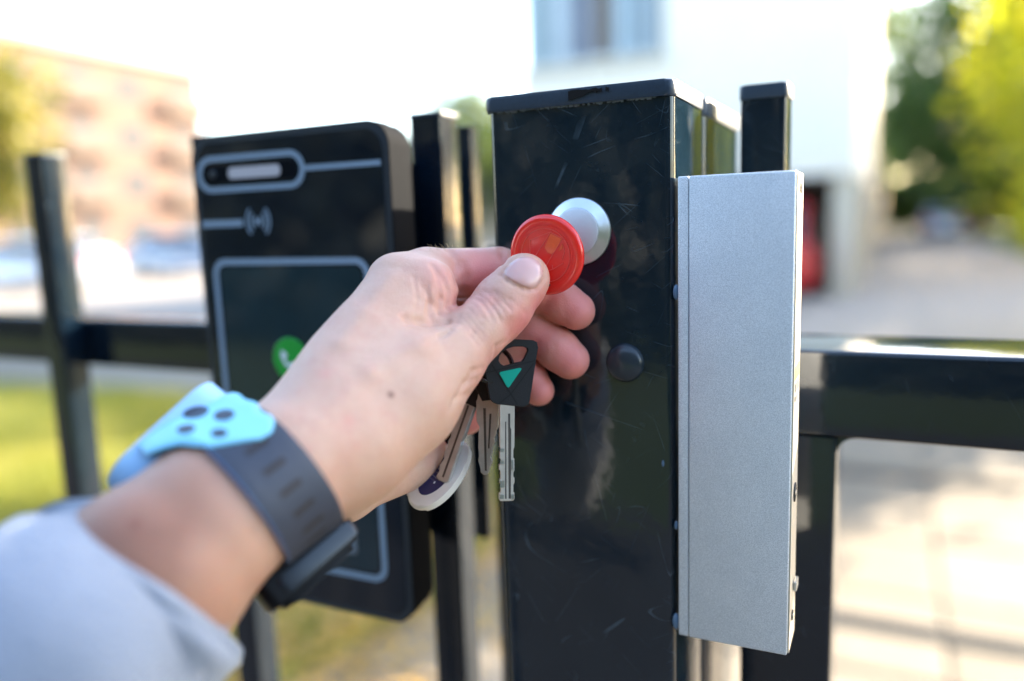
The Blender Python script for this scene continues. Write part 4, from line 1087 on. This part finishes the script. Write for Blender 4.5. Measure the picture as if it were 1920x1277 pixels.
def strap_patch(name, ph0, ph1, w0, w1, t0, t1, mat, parent, nph=60, nw=8, bev=.0005, wf=None):
    bm = bmesh.new(); G = {}
    for a in range(nph + 1):
        ph = ph0 + (ph1 - ph0) * a / nph
        lo_, hi_ = (w0, w1) if wf is None else wf(a / nph)
        for b in range(nw + 1):
            w_ = lo_ + (hi_ - lo_) * b / nw
            e_ = bev if b in (0, nw) else 0
            for c, t in ((0, t0), (1, t1 - e_)):
                G[a, b, c] = bm.verts.new(tuple(c2w(ringpt(ph, w_, t))))
    for a in range(nph):
        for b in range(nw):
            bm.faces.new((G[a, b, 1], G[a + 1, b, 1], G[a + 1, b + 1, 1], G[a, b + 1, 1])); bm.faces.new((G[a, b, 0], G[a, b + 1, 0], G[a + 1, b + 1, 0], G[a + 1, b, 0]))
        for b in (0, nw): bm.faces.new((G[a, b, 0], G[a + 1, b, 0], G[a + 1, b, 1], G[a, b, 1]))
    for a in (0, nph):
        for b in range(nw): bm.faces.new((G[a, b, 0], G[a, b + 1, 0], G[a, b + 1, 1], G[a, b, 1]))
    bmesh.ops.recalc_face_normals(bm, faces=bm.faces[:]); return flatten_shade(put(name, bm, mat, parent), 40)
d2r = math.radians
HW = .0122
strap_patch('strap', d2r(62), d2r(-84), -HW, HW, .0002, TH, M['strap'], WT, 80, 12)
strap_patch('strap', d2r(-96), d2r(-246), -HW, HW, .0002, TH, M['strap'], WT, 80, 12)
strap_patch('strap_edge', d2r(60), d2r(-84), -HW - .0007, -HW + .0002, .0002, TH - .0003, M['edgelight'], WT, 60, 1, 0)
# slots down the middle of the strap
for k in range(6):
    ph = 20 - k * 12.5
    strap_patch('strap_slot', d2r(ph + 1.6), d2r(ph - 1.6), -.0044, .0044, TH - .0004, TH + .00012, M['slot'], WT, 3, 4, 0)
# light blue cover that runs from the case over the strap, with four dark ovals
def coverP(u, v, top):
    ph = 22 + 78 * u
    q = min(1, max(0, (ph - 36) / 50)); q = q * q * (3 - 2 * q)
    qw = min(1, max(0, (ph - 36) / 24)); wlo = -HW + .0012 - .0150 * qw; whi = HW - .0004 + .0004 * q
    if u < .16: k = 1 - u / .16; wlo += .0125 * k ** 1.3; whi -= .0045 * k ** 2
    wlo += .0014 * math.sin(u * 19 + 1) * (1 - q); whi += .0008 * math.sin(u * 23) * (1 - q)
    e_ = abs(v - .5) * 2; rnd_ = .0009 * max(0, (e_ - .8) / .2) ** 2
    off = TH + .0008 + .0066 * q - (rnd_ if top else .0012)
    return tuple(c2w(ringpt(d2r(ph), wlo + (whi - wlo) * v, off if top else max(TH - .0004, off))))
bm = bmesh.new(); NU, NV = 56, 20
Gt = [[bm.verts.new(coverP(a / NU, b / NV, True)) for b in range(NV + 1)] for a in range(NU + 1)]
Gb = [[bm.verts.new(coverP(a / NU, b / NV, False)) for b in range(NV + 1)] for a in range(NU + 1)]
for a in range(NU):
    for b in range(NV):
        bm.faces.new((Gt[a][b], Gt[a + 1][b], Gt[a + 1][b + 1], Gt[a][b + 1])); bm.faces.new((Gb[a][b], Gb[a][b + 1], Gb[a + 1][b + 1], Gb[a + 1][b]))
    for b in (0, NV): bm.faces.new((Gb[a][b], Gb[a + 1][b], Gt[a + 1][b], Gt[a][b]))
for a in (0, NU):
    for b in range(NV): bm.faces.new((Gb[a][b], Gb[a][b + 1], Gt[a][b + 1], Gt[a][b]))
bmesh.ops.recalc_face_normals(bm, faces=bm.faces[:])
CV = BVHTree.FromBMesh(bm)
flatten_shade(put('blue_cover', bm, M['patch'], WT), 45)
# watch case on the back of the wrist
PHC = d2r(104)
nD0 = nrm(wdir(PHC)); aw2 = nrm(aw + nD0 * .17); nD = nrm(nD0 - aw2 * nD0.dot(aw2)); tD = nrm(np.cross(nD, aw2)); cc_ = ringpt(PHC, -.0120, -.0105)
def caseP(u, v, t): return tuple(c2w(cc_ + aw2 * u + tD * v + nD * t))
CW, CHh = .0262, .0200
bm = prism(outline_rr(-CW, -CHh, CW, CHh, .0120, 12), caseP, .0015, .0185, .0065, 6); flatten_shade(put('watch_case', bm, M['case'], WT), 60)
CB = bmesh.new(); CB.from_mesh(bpy.data.objects['watch_case'].data); CB.transform(Matrix.Translation(WT.location)); CV2 = BVHTree.FromBMesh(CB); CB.free()
def hitw(r):
    hs_ = [h for h in (CV.ray_cast(CAMP, r), CV2.ray_cast(CAMP, r)) if h[0] is not None]
    return min(hs_, key=lambda h: h[3]) if hs_ else (None,)
for cx_, cy_, rx, ry, ti in ((367, 773, 25, 11, -.22), (420, 778, 20, 10.5, -.16), (349, 804, 18, 8.5, -.14), (411, 812, 16, 8.5, -.05)):
    bm = bmesh.new(); top_ = []; bot_ = []
    for k in range(24):
        t = k * math.pi / 12; ex, ey = rx * math.cos(t), ry * math.sin(t)
        px, py = cx_ + ex * math.cos(ti) - ey * math.sin(ti), cy_ + ex * math.sin(ti) + ey * math.cos(ti)
        r = Vector(ray(px, py)).normalized(); h = hitw(r)
        if h[0] is None: continue
        top_.append(bm.verts.new(h[0] - r * .0003)); bot_.append(bm.verts.new(h[0] + r * .0004))
    if len(top_) < 20: bm.free(); continue
    n_ = len(top_); prev = top_
    for sc2 in (.66, .33):
        row = []
        for k in range(n_):
            t = k * 2 * math.pi / n_; ex, ey = rx * sc2 * math.cos(t), ry * sc2 * math.sin(t)
            px, py = cx_ + ex * math.cos(ti) - ey * math.sin(ti), cy_ + ex * math.sin(ti) + ey * math.cos(ti)
            r = Vector(ray(px, py)).normalized(); h = hitw(r); row.append(bm.verts.new((h[0] if h[0] is not None else top_[k].co) - r * .0003))
        for i in range(n_): j = (i + 1) % n_; bm.faces.new((prev[i], prev[j], row[j], row[i]))
        prev = row
    bm.faces.new(prev)
    for i in range(n_): bm.faces.new((top_[i], bot_[i], bot_[(i + 1) % n_], top_[(i + 1) % n_]))
    bmesh.ops.recalc_face_normals(bm, faces=bm.faces[:]); put('oval_hole', bm, M['oval'], WT)
bm = prism(outline_rr(-CW + .003, -CHh + .003, CW - .003, CHh - .003, .0075, 10), caseP, .0180, .0189, .0005, 2); flatten_shade(put('watch_screen', bm, M['glasswatch'], WT), 50)
bm = bmesh.new(); lathe(bm, [(.0036, 0), (.0036, .0016), (.003, .0020), (0, .0020)], lambda u, v, t: caseP(CW - .0002 + t, .006 + u, .0075 + v), 24); put('crown_button', bm, M['nickel'], WT, True)
# clasp on the palm side
PHK = d2r(-90); nK = nrm(wdir(PHK)); tK = nrm(np.cross(nK, aw)); ck = ringpt(PHK, 0, 0)
def claspP(u, v, t): return tuple(c2w(ck + aw * u + tK * v + nK * t))
bm = prism(outline_rr(-.0260, -.0130, .0150, .0110, .004, 6), claspP, .0003, .0115, .0012, 3); flatten_shade(put('clasp', bm, M['clasp'], WT), 50)
bm = prism(outline_rr(-.0190, -.0026, .0165, .0026, .0022, 5), lambda u, v, t: claspP(u, v + (.0095 if tK @ enear > 0 else -.0095), t), .0030, .0095, .0008, 2); flatten_shade(put('buckle_bar', bm, simple('dark_steel_bar', (.008, .012, .02), .25, spec=.5), WT), 50)
bm = prism(outline_rr(-.0215, -.009, .0115, .009, .003, 6), claspP, .0117, .0140, .0008, 2); flatten_shade(put('strap_keeper', bm, M['clasp'], WT), 50)

# ================================================================== RED FOB AND KEYS
fy = .3725 * S
fc = onY(1025, 478, fy)
FB = empty('red_key_fob', tuple(fc), label='round glossy red fob with raised line drawing pinched between thumb and finger', cat='key fob')
fr_ = onY(1090, 478, fy).x - fc.x; FR = .0204 * S
tilt = Matrix.Rotation(math.radians(4), 3, 'X') @ Matrix.Rotation(math.radians(-3), 3, 'Z')
def fob(u, v, t):
    q = tilt @ Vector((u, -t, v)); return (fc.x + q.x, fc.y + q.y, fc.z + q.z)
prof = [(0, -.0026), (FR * .86, -.0026), (FR * .96, -.0020), (FR, -.0006), (FR, .0004), (FR * .975, .0014), (FR * .92, .0021), (FR * .84, .0023), (FR * .77, .0019), (FR * .745, .0015), (FR * .73, .00135), (0, .00150)]
bm = bmesh.new(); lathe(bm, prof, fob, 96); flatten_shade(put('disc', bm, M['red'], FB), 60)
def fst(name, pts, w, t0=.0012, t1=.00172, mat='redline', closed=False): return put(name, stroke([(x * FR, y * FR) for x, y in pts], w, fob, t0, t1, closed), M[mat], FB)
fst('raised_ring', [(.66 * math.cos(t), .66 * math.sin(t)) for t in (k * math.pi / 30 for k in range(60))], .00028, closed=True)
def fpx(x, y):  # picture detail measured in the 1277 px wide close crop, centred on the disc
    p = onY(940 + x / 5.805, 360 + y / 5.805, fy); return ((p.x - fc.x) / FR, (p.z - fc.z) / FR)
for L in (((560, 430), (375, 705)), ((688, 505), (560, 700), (490, 815)), ((330, 520), (450, 470), (560, 430), (688, 500)), ((330, 520), (325, 660)), ((690, 560), (710, 640), (680, 730)), ((500, 860), (575, 835), (690, 768)), ((575, 835), (570, 790))):
    fst('raised_line', [fpx(*p) for p in L], .00030)
wp_ = [fpx(*p) for p in ((560, 445), (680, 505), (600, 640), (565, 672), (520, 655), (488, 600))]
put('orange_window', prism([(x * FR, y * FR) for x, y in wp_], fob, .0011, .00166, .0001, 1), M['orange'], FB)
wp_ = [fpx(*p) for p in ((682, 560), (640, 640), (690, 610))]
put('orange_window', prism([(x * FR, y * FR) for x, y in wp_], fob, .0011, .0016), M['orange'], FB)
hx = fpx(520, 1012); bm = prism([(hx[0] * FR + .0011 * math.cos(t), hx[1] * FR + .0006 * math.sin(t)) for t in (k * math.pi / 6 for k in range(12))], fob, .0012, .00245); put('small_slot', bm, M['chip'], FB)

def plane_at(px, py, d, yaw=0.0, pitch=0.0, roll=0.0):
    """flat thing facing the lens at a point: returns mapping from picture-pixel offsets to 3d"""
    c_ = np.array(cam(px, py, d)); Rm = np.array(Matrix.Rotation(yaw, 3, 'Y') @ Matrix.Rotation(pitch, 3, 'X')); k = d * S / F
    def f(u, v, t):
        return tuple(c2w(c_ + Rm @ np.array(((u - px) * k, (v - py) * k, -t))))
    return f, k
# key with black head -------------------------------------------------
f, k_ = plane_at(955, 760, .404, yaw=math.radians(-8))
K1 = empty('black_headed_key', tuple(W(955, 700, .404)), label='key with black plastic head and teal triangle, nickel blade hanging straight down', cat='key')
outer = [(934, 652), (950, 641), (966, 636), (1000, 638), (1007, 642), (1009, 652), (1004, 681), (993, 752), (990, 758), (983, 763), (929, 757), (922, 753), (917, 746), (909, 700), (904, 672), (912, 664)]
hole = [(941, 660), (950, 654), (962, 650), (982, 650), (988, 653), (989, 658), (986, 664), (982, 672), (978, 678), (972, 679), (962, 681), (952, 684), (944, 686), (938, 682), (934, 676), (936, 667)]
bm = prism(outer, f, -.0016, .0016, hole=hole); 
bmesh.ops.bevel(bm, geom=[e for e in bm.edges if len(e.link_faces) == 2 and e.calc_face_angle(0) > .9], offset=.0003, segments=1, affect='EDGES')
put('key_head', bm, M['keyblk'], K1)
gl = simple('head_groove', (.002, .002, .002), .8)
for L in (((921, 683), (957, 738), (969, 758)), ((1000, 681), (957, 738), (936, 755)), ((906, 699), (930, 694), (1003, 676))):
    put('head_groove', stroke(L, 2.6, f, .00155, .00172), gl, K1)
put('teal_triangle', prism([(935, 700), (937, 697), (974, 689.5), (977, 691), (976, 694), (954, 725), (951.5, 726.5), (949, 725)], f, .0014, .0021, .0002, 1), M['teal'], K1)
L_ = [(936, 757), (936, 838), (939, 839), (939, 846), (936, 847), (936, 858), (939.5, 860), (939.5, 868), (935, 870), (935, 880), (939, 882), (939, 896), (936, 898), (936, 905), (939.5, 907), (939.5, 922), (935, 924), (934.5, 934), (938, 938.5)]
R_ = [(961, 938.5), (964, 934), (964, 924), (961, 922), (961, 908), (964, 905), (964, 896), (961, 893), (961, 885), (964, 882), (964, 860), (961, 857), (961, 842), (964, 838), (964.5, 757)]
put('key_blade', prism(L_ + R_, f, -.0012, .0012, .00025, 1), M['nickel'], K1)
put('blade_groove', prism([(952, 775), (956, 775), (956, 800), (958, 805), (957, 934), (953, 934)], f, .0010, .00128), M['groove'], K1)
put('blade_groove', prism([(946.5, 790), (948.5, 790), (949, 934), (946.5, 934)], f, .0010, .00128), M['groove'], K1)
bm = bmesh.new()
for yy in (842, 864, 878, 900, 926): box_bm(bm, (0, 0, 0), (1, 1, 1)); bm.clear()
for (x0, y0, x1, y1) in ((937, 840, 945, 846), (937, 862, 944, 869), (937, 900, 945, 913), (937, 926, 944, 934), (958, 926, 963, 934), (958, 862, 962, 880)):
    prism([(x0, y0), (x1, y0), (x1, y1), (x0, y1)], f, .0011, .0014, bm=bm)
put('milled_cuts', bm, M['steel'], K1)
# second key -----------------------------------------------------------
f, k_ = plane_at(908, 800, .412, yaw=math.radians(12))
K2 = empty('steel_key', tuple(W(908, 800, .412)), label='worn steel key with jagged blade hanging just left of the black headed key', cat='key')
P2 = [(905, 690), (932, 690), (936, 748), (936, 800), (930, 806), (932, 812), (926, 820), (929, 828), (922, 838), (924, 848), (919, 856), (924, 864), (919, 872), (918, 884), (914, 889), (908, 890), (902, 885), (902, 874), (897, 862), (900, 852), (897, 838), (898, 815), (901, 800), (894, 790), (893, 752), (897, 747)]
put('key_blade', prism(P2, f, -.0010, .0010, .0003, 1), M['nickel2'], K2)
put('blade_groove', prism([(907, 765), (912, 765), (914, 882), (910, 882)], f, .0008, .00108), M['groove'], K2)
put('blade_groove', prism([(919, 775), (923, 775), (919, 840), (916, 840)], f, .0008, .00108), M['groove'], K2)
put('key_head', prism([(899, 660), (925, 652), (935, 700), (934, 748), (905, 752), (893, 730)], f, -.0015, .0015, .0004, 1), M['keyblk'], K2)
# third key, slanted ----------------------------------------------------
def slant(px0, py0, px1, py1, d0, d1, hw0, hw1, up):
    a_ = cam(px0, py0, d0); b_ = cam(px1, py1, d1); ax_ = nrm(b_ - a_); L = np.linalg.norm(b_ - a_)
    n_ = nrm(np.array(up) - ax_ * (np.array(up) @ ax_)); s_ = np.cross(n_, ax_)
    return (lambda u, v, t: tuple(c2w(a_ + ax_ * u * L + s_ * v + n_ * t))), L
f3_, L3 = slant(885, 745, 829, 903, .418, .4125, 1, 1, (-.55, -.2, -.8))
K3 = empty('steel_key', tuple(W(855, 830, .415)), label='slanting steel key lying against the cream fob below the palm', cat='key')
K2['group'] = None if False else 'steel keys on the ring'; K3['group'] = 'steel keys on the ring'
w_ = .0042
P3 = [(0, -w_), (.45, -w_), (.50, -w_ * .7), (.56, -w_), (.62, -w_ * .6), (.68, -w_), (.76, -w_ * .55), (.84, -w_), (.90, -w_ * .6), (.97, -w_ * .9), (1.0, -w_ * .4), (1.0, w_ * .6), (.97, w_), (.55, w_), (.50, w_ * .75), (.42, w_), (0, w_)]
put('key_blade', prism(P3, f3_, -.0011, .0011, .0003, 1), M['nickel2'], K3)
put('blade_groove', prism([(.1, -.0002), (.95, -.0002), (.95, .0010), (.1, .0010)], f3_, .0009, .00118), M['groove'], K3)
put('key_head', prism([(-.35, -.008), (-.05, -.009), (.08, -.006), (.10, .006), (-.05, .009), (-.35, .008)], f3_, -.0016, .0016, .0004, 1), M['keyblk'], K3)
# cream oval fob ----------------------------------------------------------
fo, LO = slant(872, 835, 778, 948, .425, .411, 1, 1, (-.62, -.25, -.9))
WF = empty('cream_key_fob', tuple(W(810, 900, .42)), label='cream oval plastic fob with dark blue inlay hanging behind the slanting key', cat='key fob')
EL = [(.5 + .53 * math.cos(t), .0112 * math.sin(t) * (1 + .12 * math.cos(t))) for t in (k * math.pi / 24 for k in range(48))]
flatten_shade(put('oval_body', prism(EL, fo, -.0022, .0022, .0016, 4), M['whitepl'], WF), 60)
EI = [(.52 + .33 * math.cos(t), .0068 * math.sin(t)) for t in (k * math.pi / 20 for k in range(40))]
put('blue_inlay', prism(EI, fo, .0018, .00245, .0001, 1), M['navy'], WF)
for q in range(5):
    u = .40 + q * .055; put('printed_letter', stroke([(u, -.0022), (u + .012, .0018)] if q % 2 else [(u, -.002), (u, .002), (u + .03, .002)], .0006, fo, .0024, .00255), M['printw'], WF)
# key ring ---------------------------------------------------------------
rc_ = cam(934, 668, .405); KR = empty('key_ring', tuple(c2w(rc_)), label='dark steel split ring passing through the black key head', cat='key ring')
a1 = nrm((.8, -.35, .45)); a2 = nrm(np.cross(nrm((.2, -.5, -.8)), a1)); rr_ = .0100
for dz, nm in ((0, 'ring_coil'), (.0011, 'ring_coil')):
    n3 = np.cross(a1, a2); c3 = rc_ + nrm((-.5, .6, .5)) * .006 + n3 * dz
    bm = bmesh.new(); rings = []
    for k in range(48):
        t = 2 * math.pi * k / 48; dr = a1 * math.cos(t) + a2 * math.sin(t); p = c3 + dr * rr_
        rings.append([bm.verts.new(tuple(c2w(p + dr * .0010 * math.cos(s_) + n3 * .0005 * math.sin(s_)))) for s_ in (2 * math.pi * m_ / 8 for m_ in range(8))])
    for k in range(48):
        a, b = rings[k], rings[(k + 1) % 48]
        for m_ in range(8): bm.faces.new((a[m_], a[(m_ + 1) % 8], b[(m_ + 1) % 8], b[m_]))
    bmesh.ops.recalc_face_normals(bm, faces=bm.faces[:]); put(nm, bm, M['ringm'], KR, True)
